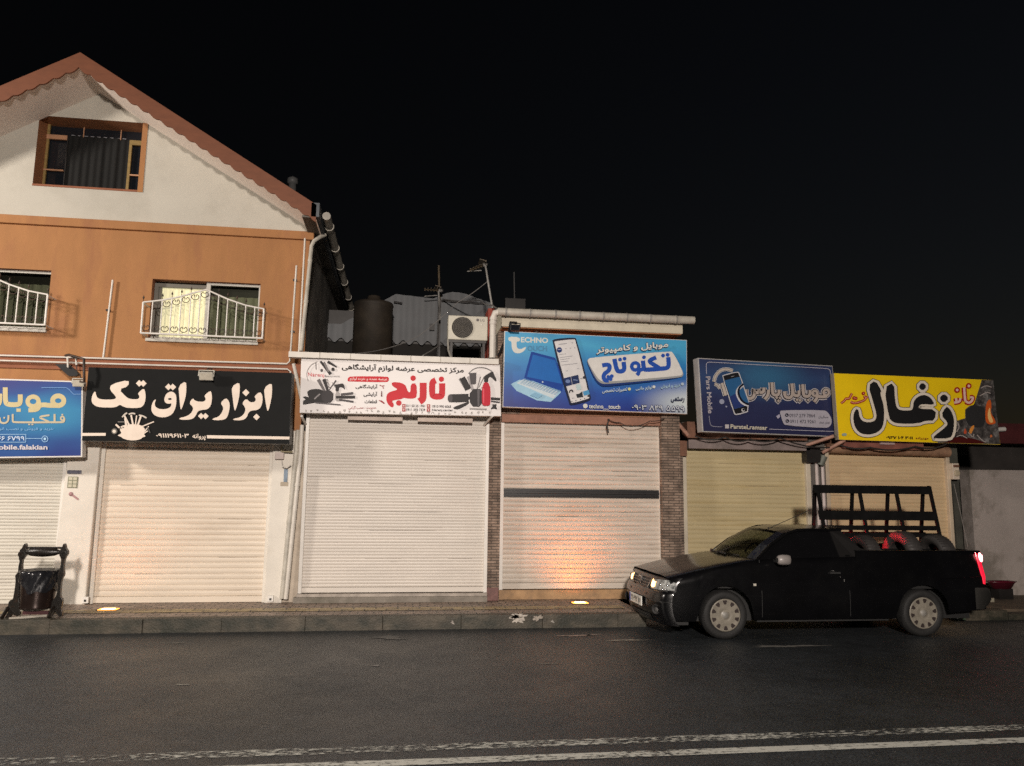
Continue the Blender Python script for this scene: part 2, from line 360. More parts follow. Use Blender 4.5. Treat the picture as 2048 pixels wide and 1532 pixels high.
# kerb in separate stones, dropped where the truck is parked
b = MB(); x = -16.0
rr = random.Random(3)
while x < 3.3:
    l = rr.uniform(.9, 1.1); x1 = min(x+l, 3.35); j = rr.uniform(-.006, .006)
    b.box(x+.0015, x1-.0015, KY+j, KY+.16, -.2, KZ+rr.uniform(-.005, .005), KERBM); x = x1
x = 8.25
while x < 20:
    l = rr.uniform(.45, .8); j = rr.uniform(-.05, .05)
    b.box(x+.01, x+l-.01, KY+.2+j, KY+.42+j, -.2, KZ+rr.uniform(-.09, -.02), KERBM); x += l
struct('kerb', b, .005)
b = MB()
b.box(-16, 3.35, KY+.16, 12.4, -.2, KZ-.002, PAVE)
b.box(3.35, 8.2, KY+.7, 12.4, -.2, .03, PAVE)
b.box(8.2, 30, KY+.42, 14, -.2, KZ-.05, pm('brown_rubble_ground', (.10, .075, .05), .85, var=.4, vs=5, bump=.6, bs=25))
struct('pavement', b)
b = MB(); b.quad((-16, 10.92, KZ+.003), (3.2, 10.92, KZ+.003), (3.2, 11.20, KZ+.003), (-16, 11.20, KZ+.003), PAVEY); struct('tactile_strip', b)
def splat(name, cx, cy, rx, ry, col, z=.005, n=40, seed=0, Y=None):
    "irregular dried splash lying on the road or painted on the kerb face"
    r_ = random.Random(seed); m = pm('splash_%d' % seed, col, .8, var=.35, vs=25); mb = MB(); ph = [r_.uniform(0, 6.28) for _ in range(6)]
    def rad(a): return 1+.28*math.sin(2*a+ph[0])+.22*math.sin(3*a+ph[1])+.2*math.sin(5*a+ph[2])+.18*math.sin(9*a+ph[3])+.15*math.sin(14*a+ph[4])
    pts = [(cx+rx*rad(a)*math.cos(a), cy+ry*rad(a)*math.sin(a)) for a in [6.2832*i/n for i in range(n)]]
    if Y is None: mb.prism([(p[0], p[1], z) for p in pts], (0, 0, 0), m, flat=True)
    else: mb.prism([(p[0], Y, p[1]) for p in pts], (0, 0, 0), m, flat=True)
    struct(name, mb)
for i, (sx, sy, rx, ry, c) in enumerate([(1150, 1272, .16, .05, (.30, .22, .18)), (1185, 1270, .12, .025, (.25, .2, .17)), (1252, 1281, .17, .035, (.33, .30, .25)), (1575, 1293, .34, .06, (.11, .105, .095)), (780, 1276, .17, .10, (.10, .097, .09)), (752, 1332, .05, .02, (.22, .21, .2)), (365, 1370, .05, .02, (.24, .23, .2)), (345, 1287, .1, .02, (.16, .15, .13)), (1100, 1328, .1, .012, (.16, .15, .13))]):
    p = pz(sx, sy, 0); splat('road_stain', p.x, p.y, rx, ry, c, seed=i+1)
for i, (sx, sy, rx, rz, c) in enumerate([(1035, 1238, .085, .045, (.42, .38, .33)), (1075, 1236, .06, .03, (.30, .26, .22)), (1035, 1232, .09, .03, (.42, .38, .33)), (905, 1245, .02, .02, (.3, .27, .24)), (1105, 1243, .02, .015, (.3, .28, .25))]):
    p = px(sx, sy, KY-.012); splat('kerb_paint_splash', p.x, p.z, rx, rz, c, seed=i+30, Y=KY-.012)

# ---------------------------------------------------------------- building helpers
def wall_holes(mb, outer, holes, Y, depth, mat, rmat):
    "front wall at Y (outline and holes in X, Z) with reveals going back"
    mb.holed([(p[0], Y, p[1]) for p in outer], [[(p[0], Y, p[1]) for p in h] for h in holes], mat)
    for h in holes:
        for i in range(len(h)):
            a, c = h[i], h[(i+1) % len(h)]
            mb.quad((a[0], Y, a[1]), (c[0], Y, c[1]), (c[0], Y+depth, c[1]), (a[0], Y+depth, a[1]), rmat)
def rect(x0, x1, z0, z1): return [(x0, z0), (x1, z0), (x1, z1), (x0, z1)]
def slats(mb, x0, x1, z0, z1, Y, pitch, d, mat, seed=0, sharp=.5):
    r_ = random.Random(seed); n = max(1, round((z1-z0)/pitch)); p = (z1-z0)/n; nx = 9; rows = []
    for i in range(n):
        zt = z1-i*p; dj = d*r_.uniform(.85, 1.12); off = r_.uniform(-.0015, .0015)
        for t, k in ((0, 0), (.07, 0), (.16, .8), (.45, 1.0), (.8, .72), (.985, .12)):
            rows.append([(x0+(x1-x0)*q/nx, Y-dj*k+off+.006*noise.noise((q*.9, zt*1.3, seed)), zt-p*t) for q in range(nx+1)])
    rows.append([(x0+(x1-x0)*q/nx, Y, z0) for q in range(nx+1)])
    mb.grid(rows, mat, smooth=False)
    gap = pm('dirt_in_slat_joints', (.20, .16, .125), .9, var=.4, vs=20)
    for _ in range(int(n*(1.0 if mat is GREYSH else .4))):
        i = r_.randrange(n); L = r_.uniform(.08, .7)*(x1-x0)*r_.random(); a = r_.uniform(x0, x1-L); z = z1-i*p-p*.035; h = r_.uniform(.0008, .0024)
        mb.quad((a, Y-.002, z-h), (a+L, Y-.002, z-h*.6), (a+L, Y-.002, z+h*.6), (a, Y-.002, z+h), gap)
def shutter(parent, x0, x1, z0, z1, Y, pitch, d, mat, gw=.07, gmat=None, seed=0, bar=.09, gd=.06, band=None):
    gmat = gmat or WHITEM
    mb = MB()
    if band:
        slats(mb, x0, x1, band[1], z1, Y, pitch, d, mat, seed); slats(mb, x0, x1, z0+bar, band[0], Y, pitch, d, mat, seed+5)
    else: slats(mb, x0, x1, z0+bar, z1, Y, pitch, d, mat, seed)
    s = obj('roller_shutter', mb, parent)
    if band:
        mb = MB(); zc = (band[0]+band[1])/2; mb.box(x0, x1, Y-.012, Y+.02, band[0], band[1], BLACKM); mb.box(x0, x1, Y-.03, Y-.012, zc-.006, zc+.03, BLACKM); mb.box(x0, x1, Y-.022, Y-.012, zc-.05, zc-.03, BLACKM); obj('dark_band', mb, s, .004)
    mb = MB(); mb.box(x0, x1, Y-.028, Y+.02, z0, z0+bar-.003, mat); obj('bottom_bar', mb, s, .004)
    for xa, xb in ((x0-gw, x0+.004), (x1-.004, x1+gw)):
        mb = MB(); mb.box(xa, xb, Y-gd, Y+.04, z0-.01, z1+.02, gmat); obj('guide_rail', mb, s, .006)
    return s
def pipe(name, parent, pts, r, mat=None, joints=(), n=10, clips=()):
    mb = MB(); mb.tube(pts, r, mat or WHITEP, n)
    for t in joints:
        L = [(Vector(pts[i+1])-Vector(pts[i])).length for i in range(len(pts)-1)]; d = t*sum(L); i = 0
        while i < len(L)-1 and d > L[i]: d -= L[i]; i += 1
        a = Vector(pts[i]); u = (Vector(pts[i+1])-a).normalized(); mb.tube([a+u*(d-.022), a+u*(d+.022)], r*1.17, mat or WHITEP, n)
    for p in clips: mb.box(p[0]-r*2.2, p[0]+r*2.2, p[1]-r*.4, p[1]+r*1.4, p[2]-.012, p[2]+.012, DARKM)
    return obj(name, mb, parent)

# ---------------------------------------------------------------- left house
HY = 11.8; HX1 = -1.52; HX0 = -11.0; HB = 20.0
house = thing('corner_house', 'tall orange and white gabled house over two roller shutters at the left', 'house', (-5, HY, KZ))
w1 = (px(305, 560, HY).x, px(521, 571, HY).x, px(290, 676, HY).z, px(400, 562, HY).z)
w0x1 = px(103, 541, HY).x; w0 = (w0x1-1.6, w0x1, px(97, 659, HY).z, px(60, 539, HY).z)
GZ = px(300, 447, HY).z
m = MB()
ho = [rect(w[0], w[1], w[2], w[3]) for w in (w0, w1)]
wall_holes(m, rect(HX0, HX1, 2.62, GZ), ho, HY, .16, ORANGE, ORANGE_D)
m.quad((HX0, HY, 2.62), (HX0, HB, 2.62), (HX0, HB, GZ), (HX0, HY, GZ), ORANGE)
m.quad((HX0, HY, 2.62), (HX1, HY, 2.62), (HX1, HY+.5, 2.62), (HX0, HY+.5, 2.62), DCONC)
m.box(HX1-.12, HX1+.0, HY+.003, HY+.32, 2.62, GZ-.1, ORANGE)
obj('upper_wall', m, house)
m = MB(); m.quad((HX1+.004, HY+.02, 0), (HX1+.004, HB, 0), (HX1+.004, HB, GZ+.15), (HX1+.004, HY+.02, GZ+.15), pm('grey_side_render', (.33, .30, .26), .9, var=.2, vs=1.2, col2=(.12, .11, .095), m2=(.42, .62))); obj('side_wall', m, house)
# trim bands
m = MB(); m.box(HX0, HX1+.06, HY-.06, HY+.03, GZ-.13, GZ, ORANGE); obj('ledge', m, house, .01)
zc0 = px(300, 719, HY).z; zc1 = px(300, 729, HY).z
m = MB(); m.box(HX0, HX1, HY-.025, HY+.01, zc1-.12, zc0+.01, ORANGE_D); obj('moulding', m, house, .006)
# roof geometry
FY = 11.02; AP = px(160, 106, FY); EN = px(633, 411, FY); SL = (AP.z-EN.z)/(EN.x-AP.x); LX = AP.x-(EN.x-AP.x)
def rz(x): return AP.z-SL*abs(x-AP.x)
gm = MB(); gw_ = (px(71, 300, HY).x, px(296, 248, HY).x, px(170, 377, HY).z, px(190, 238, HY).z)
lo = .30
outer = [(LX+.25, GZ), (EN.x-.18, GZ), (EN.x-.18, rz(EN.x-.18)-.1), (AP.x, AP.z-.1), (LX+.25, rz(LX+.25)-.1)]
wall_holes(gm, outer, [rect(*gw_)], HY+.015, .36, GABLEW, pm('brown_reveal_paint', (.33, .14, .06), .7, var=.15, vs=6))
obj('gable_wall', gm, house)
m = MB()
for sx, ex in ((1, EN.x), (-1, LX)):
    a = Vector((AP.x, FY+.02, AP.z)); e = Vector((ex, FY+.02, EN.z)); dy = Vector((0, HB+.3-FY, 0)); t = Vector((0, 0, -.09))
    m.add([a, e, e+dy, a+dy, a+t, e+t, e+t+dy, a+t+dy], [(0, 1, 2, 3), (4, 7, 6, 5), (0, 4, 5, 1), (1, 5, 6, 2), (2, 6, 7, 3)], pm('brown_roof_sheet', (.07, .035, .022), .6, var=.2))
obj('roof', m, house)
for sx, ex in ((1, EN.x), (-1, LX)):
    m = MB(); L = abs(ex-AP.x); n = int(L/.027); dd = .235
    top = [(AP.x+sx*L*i/n, rz(AP.x+sx*L*i/n)+.012) for i in range(n+1)]
    bot = []
    for i in range(n+1):
        x = AP.x+sx*L*i/n; ph = (L*i/n) / .165; sc = abs(math.sin(ph*math.pi))
        bot.append((x, rz(x)-dd-.035*sc+.02))
    v = [(p[0], FY, p[1]) for p in top]+[(p[0], FY, p[1]) for p in bot]+[(p[0], FY+.028, p[1]) for p in top]+[(p[0], FY+.028, p[1]) for p in bot]
    k = n+1; f = []
    for i in range(n): f += [(i, i+1, k+i+1, k+i), (2*k+i, 3*k+i, 3*k+i+1, 2*k+i+1), (k+i, k+i+1, 3*k+i+1, 3*k+i), (i, 2*k+i, 2*k+i+1, i+1)]
    f += [(0, k, 3*k, 2*k), (n, 2*k+n, 3*k+n, k+n)]
    m.add(v, f, FASCIA); obj('fascia_board', m, house)
    m = MB(); q = -.19
    m.add([(AP.x, FY+.03, AP.z+q), (ex, FY+.03, EN.z+q), (ex, HY+.02, EN.z+q), (AP.x, HY+.02, AP.z+q)], [(0, 1, 2, 3)], SOFFIT)
    obj('soffit', m, house)
m = MB(); m.box(EN.x-.2, EN.x, FY+.03, HB, GZ-.02, GZ+.01, DCONC); obj('eave_board', m, house)
# gable window: dark curtain, side lights in ochre wood
wn = MB(); Yw = HY+.33; x0, x1, z0, z1 = gw_
OCH = pm('ochre_wood', (.24, .16, .05), .55, var=.2, vs=8, stretch=(1, 1, 6)); PINKW = pm('pink_brown_wood', (.42, .22, .12), .55, var=.15, vs=8)
W = x1-x0; H = z1-z0; zt = z1-.15*H
wn.box(x0, x0+.035, Yw-.03, Yw, z0, z1, OCH); wn.box(x1-.035, x1, Yw-.03, Yw, z0, z1, OCH); wn.box(x1-.075, x1-.0, HY+.004, HY+.03, z0, z1, ORANGE); wn.box(x0, x1-.0755, HY+.004, HY+.03, z0, z0+.03, ORANGE_D); wn.box(x0, x1, Yw-.03, Yw, z0, z0+.03, OCH)
wn.box(x0, x0+.19*W, Yw-.04, Yw, zt-.07, zt, PINKW); wn.box(x1-.21*W, x1, Yw-.04, Yw, zt-.075, zt, OCH)
wn.box(x0, x0+.18*W, Yw-.035, Yw, z0+.33*H, z0+.33*H+.022, PINKW); wn.box(x1-.2*W, x1, Yw-.035, Yw, z0+.33*H, z0+.33*H+.022, PINKW)
wn.box(x1-.225*W, x1-.20*W, Yw-.035, Yw, z0, zt, OCH); wn.box(x0+.19*W, x0+.2*W, Yw-.03, Yw, z0, zt, DARKM)
for q in (.33, .68): wn.box(x0+q*W, x0+q*W+.012, Yw-.02, Yw, zt, z1, PINKW)
win = obj('window', wn, house, label='gable window with dark curtain between narrow wooden side lights')
m = MB(); m.quad((x0, Yw+.03, z0), (x1, Yw+.03, z0), (x1, Yw+.03, z1), (x0, Yw+.03, z1), GLASSD); obj('pane', m, win)
m = MB(); rows = []
CURT = pm('dark_curtain', (.0035, .0035, .0032), .9, var=.4, vs=10, stretch=(3, 1, .3))
for zz in (z0+.02, zt+.02): rows.append([(x0+.2*W+.575*W*i/60, Yw-.01+.012*math.sin(i*.9)+.008*math.sin(i*.37), zz) for i in range(61)])
m.grid(rows, CURT)
for i in range(9): m.box(x0+(.22+.06*i)*W, x0+(.22+.06*i+.035)*W, Yw-.012, Yw-.004, zt+.018, zt+.028, pm('grey_ring', (.25, .25, .27), .4))
obj('curtain', m, win)
# living-floor windows
ALU = pm('white_aluminium', (.50, .48, .43), .4, var=.08, vs=5); ALUD = pm('grey_window_frame', (.13, .12, .10), .5, var=.15, vs=5)
def living_window(w, lit, lab):
    x0, x1, z0, z1 = w; Yp = HY+.14; xm = x0+(x1-x0)*.505; m = MB()
    m.box(x0, x1, Yp-.05, Yp, z0, z0+.045, ALU); m.box(x0, xm, Yp-.02, Yp+.02, z1-.09, z1-.03, ALUD); m.box(x0, x0+.06, Yp-.02, Yp+.02, z0+.045, z1-.09, ALUD)
    m.box(x0+.06, x0+.10, Yp, Yp+.03, z0+.045, z1-.09, ALUD)
    m.box(xm-.03, xm+.03, Yp-.06, Yp, z0+.045, z1, ALU); m.box(xm+.03, x1, Yp-.055, Yp, z1-.035, z1, ALU); m.box(x1-.035, x1, Yp-.055, Yp, z0+.045, z1-.035, ALU)
    o = obj('window', m, house, .003, label=lab)
    m = MB(); m.box(x0-.02, x1+.02, HY-.05, HY+.1, z0-.05, z0-.003, ALU); obj('sill', m, o, .004)
    m = MB(); m.quad((xm+.03, Yp-.03, z0+.045), (x1-.035, Yp-.03, z0+.045), (x1-.035, Yp-.03, z1-.035), (xm+.03, Yp-.03, z1-.035), clear_glass('green_tinted_glass', (.75, .78, .68))); obj('pane', m, o)
    m = MB(); rows = []
    for zz in (z0+.03, z1-.02): rows.append([(x0+.08+(xm-x0-.1)*i/70, Yp+.05+.012*math.sin(i*.75)+.006*math.sin(i*1.9+1), zz) for i in range(71)])
    if lit: cm = pm('lit_curtain', (.55, .5, .3), .9, var=.18, vs=9, stretch=(2.2, 1, .15), emis=((1, .93, .60), .50))
    else: cm = pm('olive_curtain', (.26, .26, .17), .9, var=.25, vs=9, stretch=(2.2, 1, .2))
    m.grid(rows, cm); obj('curtain', m, o)
    rows = []; m = MB()
    for zz in (z0+.03, z1-.2*(z1-z0)): rows.append([(xm+(x1-xm)*i/50, Yp+.05+.012*math.sin(i*.75), zz) for i in range(51)])
    m.grid(rows, pm('dim_curtain', (.21, .21, .165), .9, var=.25, vs=9, stretch=(2.2, 1, .2))); obj('curtain', m, o)
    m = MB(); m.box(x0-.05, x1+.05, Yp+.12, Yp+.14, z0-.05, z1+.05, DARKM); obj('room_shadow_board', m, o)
    # curved steel window guard
    Yr = HY-.26; g = MB(); u = lambda X, Y2: px(260+X/6.827, 530+Y2/6.827, Yr)
    ox = (x0+x1)/2-(w1[0]+w1[1])/2; oz = z0-w1[2]; sh = Vector((ox, 0, oz))
    top = [u(*p)+sh for p in [(180, 508), (330, 493), (450, 478), (600, 450), (730, 420), (860, 382), (1045, 335), (1220, 415), (1340, 468), (1480, 516), (1580, 550), (1700, 575), (1830, 600)]]
    bl = u(150, 928)+sh; br = u(1805, 1000)+sh; t = .012
    bz = lambda X: bl.z+(br.z-bl.z)*(X-bl.x)/(br.x-bl.x)
    def tz(X):
        for i in range(len(top)-1):
            if top[i].x <= X <= top[i+1].x: f = (X-top[i].x)/(top[i+1].x-top[i].x); return top[i].z+(top[i+1].z-top[i].z)*f
        return top[0].z if X < top[0].x else top[-1].z
    g.tube(top, .013, WHITEM, 6); g.tube([bl, br], .015, WHITEM, 6)
    xl, xr = (top[0].x+bl.x)/2, (top[-1].x+br.x)/2; N = 13; xs = [xl+(xr-xl)*i/N for i in range(N+1)]
    for i, X in enumerate(xs): g.tube([(X, Yr, bz(X)), (X, Yr, tz(X))], .015 if i in (0, N) else .0095, WHITEM, 6)
    for X in (xl, xr):
        for zz in (bz(X), tz(X)-.01): g.tube([(X, Yr, zz), (X, HY+.005, zz)], .011, WHITEM, 6)
    gd = obj('window_guard', g, o)
    s = MB()
    def heart(cx, cz, r, up):
        for sg in (-1, 1):
            pts = [(cx+sg*r*math.sin(a), Yr-.012, cz-up*r*.85*math.cos(a)) for a in [math.pi*q/10*1.05 for q in range(9)]]
            last = pts[-1]; pts += [(cx+sg*r*.32, Yr-.012, cz+up*r*.62), (cx+sg*r*.18, Yr-.012, cz+up*r*.3), (cx+sg*r*.36, Yr-.012, cz+up*r*.16)]
            s.tube(pts, .0058, RUSTM, 5)
    for i in range(N):
        X = (xs[i]+xs[i+1])/2; heart(X, bz(X)+.075, .05, 1)
        if i not in (0,): heart(X, tz(X)-.075, .05, 1)
    for i, X in enumerate(xs):
        if i in (0, N) or 2 <= i <= 5 or 8 <= i <= 11:
            z_ = tz(X)+.005; s.tube([(X, Yr, z_), (X, Yr, z_+.05), (X, Yr, z_+.055), (X, Yr, z_+.10)], [.005, .005, .017, .001], RUSTM, 6)
    obj('scrollwork', s, gd)
living_window(w1, True, 'window with the left half lit yellow and a white curved guard')
living_window(w0, False, 'unlit window with a white curved guard at the left edge')
# gas pipes, downpipe and eaves gutter
P = lambda x, y, Y=HY-.05: px(x, y, Y)
pipe('gas_pipe', house, [P(-120, 706), P(0, 710.7), P(574, 727.5), P(580, 722), P(593, 531)], .014, clips=[P(585, 663), P(590, 560)])
pipe('gas_pipe', house, [P(206.5, 716), P(225.5, 560)], .014, clips=[P(216, 620)])
pipe('gas_pipe', house, [P(-120, 716, HY-.09), P(0, 721, HY-.09), P(575, 738, HY-.09), P(581, 743, HY-.09), P(580, 790, HY-.09)], .013)
pipe('gas_pipe', house, [P(597, 716), P(598, 702), P(610, 476.5)], .014)
pipe('downpipe', house, [px(650, 470, HY+.1), px(640, 474, HY-.02), px(628, 482, HY-.06), px(623, 492, HY-.08), px(602, 702, HY-.08)], .03, PVC, joints=(.3, .62), n=14)
gs = px(653, 432, 11.3); gx = gs.x; gz = gs.z
pipe('gutter', house, [(gx, 11.3, gz), (gx, 19.6, gz-.05), (gx-.02, 19.75, gz-.15), (gx-.05, 19.8, gz-1.3)], .062, PVC, joints=(.05, .16, .27, .38, .5, .6, .7), n=14)
m = MB(); m.box(gx-.19, gx-.075, FY+.0, HB, gz-.12, gz+.09, pm('dim_blue_grey_board', (.09, .10, .11), .7, var=.3, vs=2)); obj('eave_fascia', m, house)
m = MB(); c = px(585, 368, 14.5); m.lathe([(.07, -.8), (.07, 0), (.1, 0), (.1, .1), (0, .16)], c, (0, 0, 1), pm('grey_vent_metal', (.12, .12, .12), .5), 14); obj('roof_vent', m, house)
# ground floor: pillars, shutters
PY = 11.74; SY = 11.86
def leanbox(m, xa, xb, za, zb, y0, y1, mat):
    "pillar whose foot spans xa and whose top spans xb"
    v = [(xa[0], y0, za), (xa[1], y0, za), (xa[1], y1, za), (xa[0], y1, za), (xb[0], y0, zb), (xb[1], y0, zb), (xb[1], y1, zb), (xb[0], y1, zb)]
    m.add(v, [(0, 3, 2, 1), (4, 5, 6, 7), (0, 1, 5, 4), (1, 2, 6, 5), (2, 3, 7, 6), (3, 0, 4, 7)], mat)
m = MB(); leanbox(m, (px(97, 1200, PY).x, px(170, 1204, PY).x), (px(137, 915, PY).x, px(198, 920, PY).x), KZ-.01, 2.65, PY, 12.4, CREAM); obj('pillar', m, house, .015)
m = MB(); leanbox(m, (px(528, 1203, PY).x, px(563, 1203, PY).x), (px(546, 890, PY).x, px(592, 890, PY).x), KZ-.01, 2.65, PY, 12.4, CREAM); obj('pillar', m, house, .015)
m = MB(); leanbox(m, (px(563.5, 1203, PY+.05).x, px(594, 1200, PY+.05).x), (px(592.5, 890, PY+.05).x, px(612, 890, PY+.05).x), KZ-.01, 2.65, PY+.06, 12.4, pm('stained_plaster', (.42, .36, .29), .85, var=.2, vs=3, col2=(.25, .2, .15), m2=(.5, .75))); obj('corner_pillar', m, house, .01)
x0 = px(206, 985, SY).x; x1 = px(536, 1000, SY).x; zb = px(350, 1204.5, SY).z
shutter(house, x0, x1, zb, 2.6, SY, .077, .011, IVORY, .05, CREAM, 2, .085, .05)
x1 = px(119, 1040, SY).x
shutter(house, x1-3.0, x1, zb, 2.6, SY, .046, .012, WHITSH, .04, WHITEM, 3, .05, .04)
for X, Y2, Xb, Yb in ((166, 1206, 178, 1193), (536, 1203, 530, 1197)):
    a = px(X, Y2, PY-.02); m = MB(); m.box(a.x-.005, a.x+.075, PY-.05, PY-.004, a.z, a.z+.085, WHITEM); m.box(a.x+.02, a.x+.05, PY-.056, PY-.05, a.z+.02, a.z+.05, DARKM); obj('shutter_lock', m, house, .006)
pipe('drain_pipe', house, [P(596, 860, PY-.05), P(592, 905, PY-.05), P(564, 1197, PY-.05)], .035, PVC, joints=(.1, .55), n=12)
pipe('drain_pipe', house, [P(604, 850, PY-.05), P(601, 905, PY-.05), P(571.5, 1198, PY-.05)], .032, WHITEP, joints=(.35,), n=12)
# ---------------------------------------------------------------- low white shop (salon supplies)
salon = thing('low_shop', 'low flat shop with one wide pale roller shutter beside the gabled house', 'shop', (0, 11.9, KZ))
Y3 = 11.82
x0 = px(612, 1000, Y3).x; x1 = px(969.5, 1000, Y3).x; zb = px(800, 1184, Y3).z
shutter(salon, x0, x1, zb, px(800, 838, Y3).z+.25, Y3, .046, .009, PALE, .05, WHITEM, 4, .075, .05)
m = MB(); m.box(x0-.06, x1+.05, Y3-.10, Y3+.5, zb-.055, zb-.012, pm('worn_metal_sill', (.32, .28, .24), .6, var=.3, vs=6)); m.box(x0-.1, x1+.05, Y3-.13, Y3+.5, KZ-.01, zb-.055, CONC); obj('door_step', m, salon, .006)
m = MB(); m.box(x0-.05, x1+.05, Y3-.02, Y3+.4, px(800, 838, Y3).z+.1, 3.62, IVORY); m.box(HX1+.01, 1.42, 11.5, 18, 3.55, 3.68, DCONC); m.box(HX1+.01, 1.4, Y3+.38, Y3+.5, .1, 3.6, DCONC); obj('front_wall', m, salon)
m = MB()
for xa in (.25, .62): m.box(px(600+xa*380, 838, 11.6).x, px(600+xa*380+110, 838, 11.6).x, 11.62, 11.66, px(800, 838, 11.62).z-.03, px(800, 838, 11.62).z+.05, pm('pinkish_board', (.54, .45, .39), .7, var=.2))
obj('shutter_box_board', m, salon)
A = px(578, 706, 11.4); Bq = px(997, 727, 11.4); zc = (A.z+Bq.z)/2
m = MB(); m.box(A.x, Bq.x, 11.36, 11.5, zc-.042, zc+.042, WHITEP); 
for i in range(1, 7):
    X = A.x+(Bq.x-A.x)*i/7; m.box(X-.006, X+.006, 11.354, 11.36, zc-.043, zc+.043, PVC)
obj('gutter', m, salon, .02)
m = MB()
for a, c in (((604, 715, 11.46), (606, 770, 11.5)),):
    pass
p0 = px(587, 727, 11.45); p1 = px(603, 800, 11.6); m.tube([p0, p1, p1+Vector((0, .2, -.25))], .025, WHITEP, 8); obj('bracket_pipe', m, salon)
for X, X2 in ((612, 603), (968, 985)):
    m = MB(); a = px(X, 850, 11.8); c = px(X2, 832, 11.42); m.tube([a, c], .02, WHITEM, 6); obj('sign_bracket', m, salon)

# ---------------------------------------------------------------- brick-pillared shop (phones and computers)
phone = thing('brick_pillared_shop', 'shop with brown brick pillars and a white shutter crossed by a black band', 'shop', (2.6, 11.9, KZ))
Y4 = 11.98; PB = 11.80
za = 3.9
bt = [px(978, 900, PB).x, px(1002, 900, PB).x]; bt2 = [px(1321, 960, PB).x+.03, px(1361, 960, PB).x]
m = MB(); m.box(bt[0]-.02, bt[1], PB, 12.5, KZ-.01, za, BRICK); obj('brick_pillar', m, phone)
m = MB(); m.box(bt2[0], bt2[1], PB, 12.5, .0, 3.2, BRICK); obj('brick_pillar', m, phone)
m = MB(); m.box(px(973, 1190, PB).x, px(996, 1190, PB).x, PB-.05, PB-.003, KZ, px(985, 1175, PB).z, pm('red_brown_paint', (.15, .07, .06), .6, var=.3, vs=8)); obj('plinth', m, phone, .008)
x0 = px(1006, 1000, Y4).x; x1 = px(1318, 1000, Y4).x; zb = px(1150, 1177, Y4).z
shutter(phone, x0, x1, zb, px(1150, 838, Y4).z+.2, Y4, .072, .018, GREYSH, .055, WHITEM, 6, .09, .05, band=(px(1150, 995.5, Y4).z, px(1150, 978.5, Y4).z))
m = MB(); m.box(x0-.05, x1+.05, Y4-.06, Y4+.4, KZ-.01, zb-.012, pm('ochre_stone_sill', (.36, .22, .11), .7, var=.25, vs=5, col2=(.2, .13, .08), m2=(.5, .72))); obj('door_step', m, phone, .006)
m = MB(); zt = px(1150, 846, Y4-.1).z
m.box(x0-.05, x1+.05, Y4-.12, Y4-.05, zt-.01, zt+.11, pm('dull_red_board', (.30, .15, .10), .7, var=.25, vs=5)); m.box(x0-.1, x1+.1, Y4-.11, Y4+.3, zt+.115, 4.2, pm('terracotta_render', (.34, .17, .10), .8, var=.2, vs=4)); obj('header', m, phone)
# upper part: brick flank, fascia, gutter
e0 = px(1003, 648, 11.55); e1 = px(1366, 672, 11.55); ft = px(1180, 640, 11.55).z; fb = px(1180, 660, 11.55).z
m = MB(); m.box(e0.x, e1.x, 11.55, 16, fb, ft+.12, pm('cream_fascia', (.58, .53, .42), .7, var=.12, vs=4)); obj('roof_edge', m, phone, .01)
m = MB(); m.box(e0.x+.02, e1.x-.02, 11.57, 12.3, fb-.012, fb-.002, pm('orange_soffit', (.42, .18, .08), .8, var=.15)); obj('soffit', m, phone)
for i in (.2, .8):
    m = MB(); X = e0.x+(e1.x-e0.x)*i; m.tube([(X, 11.75, fb-.03), (X, 11.75, fb-.005)], .05, RUSTM, 12); obj('soffit_lamp_hole', m, phone)
m = MB(); m.box(e0.x, e1.x-.25, 12.0, 16, 3.2, fb, DCONC); m.box(e0.x-.01, e0.x+.35, 11.85, 11.995, 3.0, fb-.013, BRICK); obj('upper_wall', m, phone)
ga = px(993, 624, 11.45); gb = px(1388, 640, 11.45); gz4 = (ga.z+gb.z)/2
dx = px(986, 660, 11.48).x
m = MB(); m.tube([(ga.x+.02, 11.45, gz4), (gb.x, 11.45, gz4)], .062, PVC, 16)
for f in (.045, .165, .29, .41, .53, .65, .77, .905): X = ga.x+(gb.x-ga.x)*f; m.tube([(X-.012, 11.45, gz4), (X+.012, 11.45, gz4)], .069, pm('grey_gutter_clip', (.25, .24, .22), .5), 16)
obj('gutter', m, phone)
pipe('downpipe', phone, [(ga.x+.06, 11.45, gz4), (ga.x-.02, 11.46, gz4-.02), (dx+.005, 11.48, gz4-.09), (dx, 11.5, gz4-.2), (dx, 11.5, px(986, 716, 11.5).z)], .05, WHITEP, joints=(.22, .3), n=12)

# ---------------------------------------------------------------- yellow-shuttered shops at the right
yshop = thing('twin_shop', 'low dark building with a yellow and a tan roller shutter behind the pickup', 'shop', (6.8, 12.1, .03))
Y5 = 12.05
LINT = pm('grey_lintel', (.20, .16, .15), .8, var=.25, vs=3, col2=(.10, .09, .08), m2=(.5, .7)); RUSTB = pm('rusty_brown_board', (.16, .075, .045), .75, var=.35, vs=6)
x0 = px(1371, 1000, Y5).x; x1 = px(1611, 1000, Y5).x; zb = .14; zt = px(1480, 899, Y5).z
shutter(yshop, x0, x1, zb, zt+.05, Y5, .072, .010, YELSH, .075, pm('pale_guide', (.52, .46, .36), .5, var=.15), 8, .08, .07)
m = MB(); m.box(x0+.0, x1+.02, Y5-.2, Y5+.2, px(1480, 899, Y5-.2).z, px(1480, 881, Y5-.2).z, LINT); obj('lintel', m, yshop, .01)
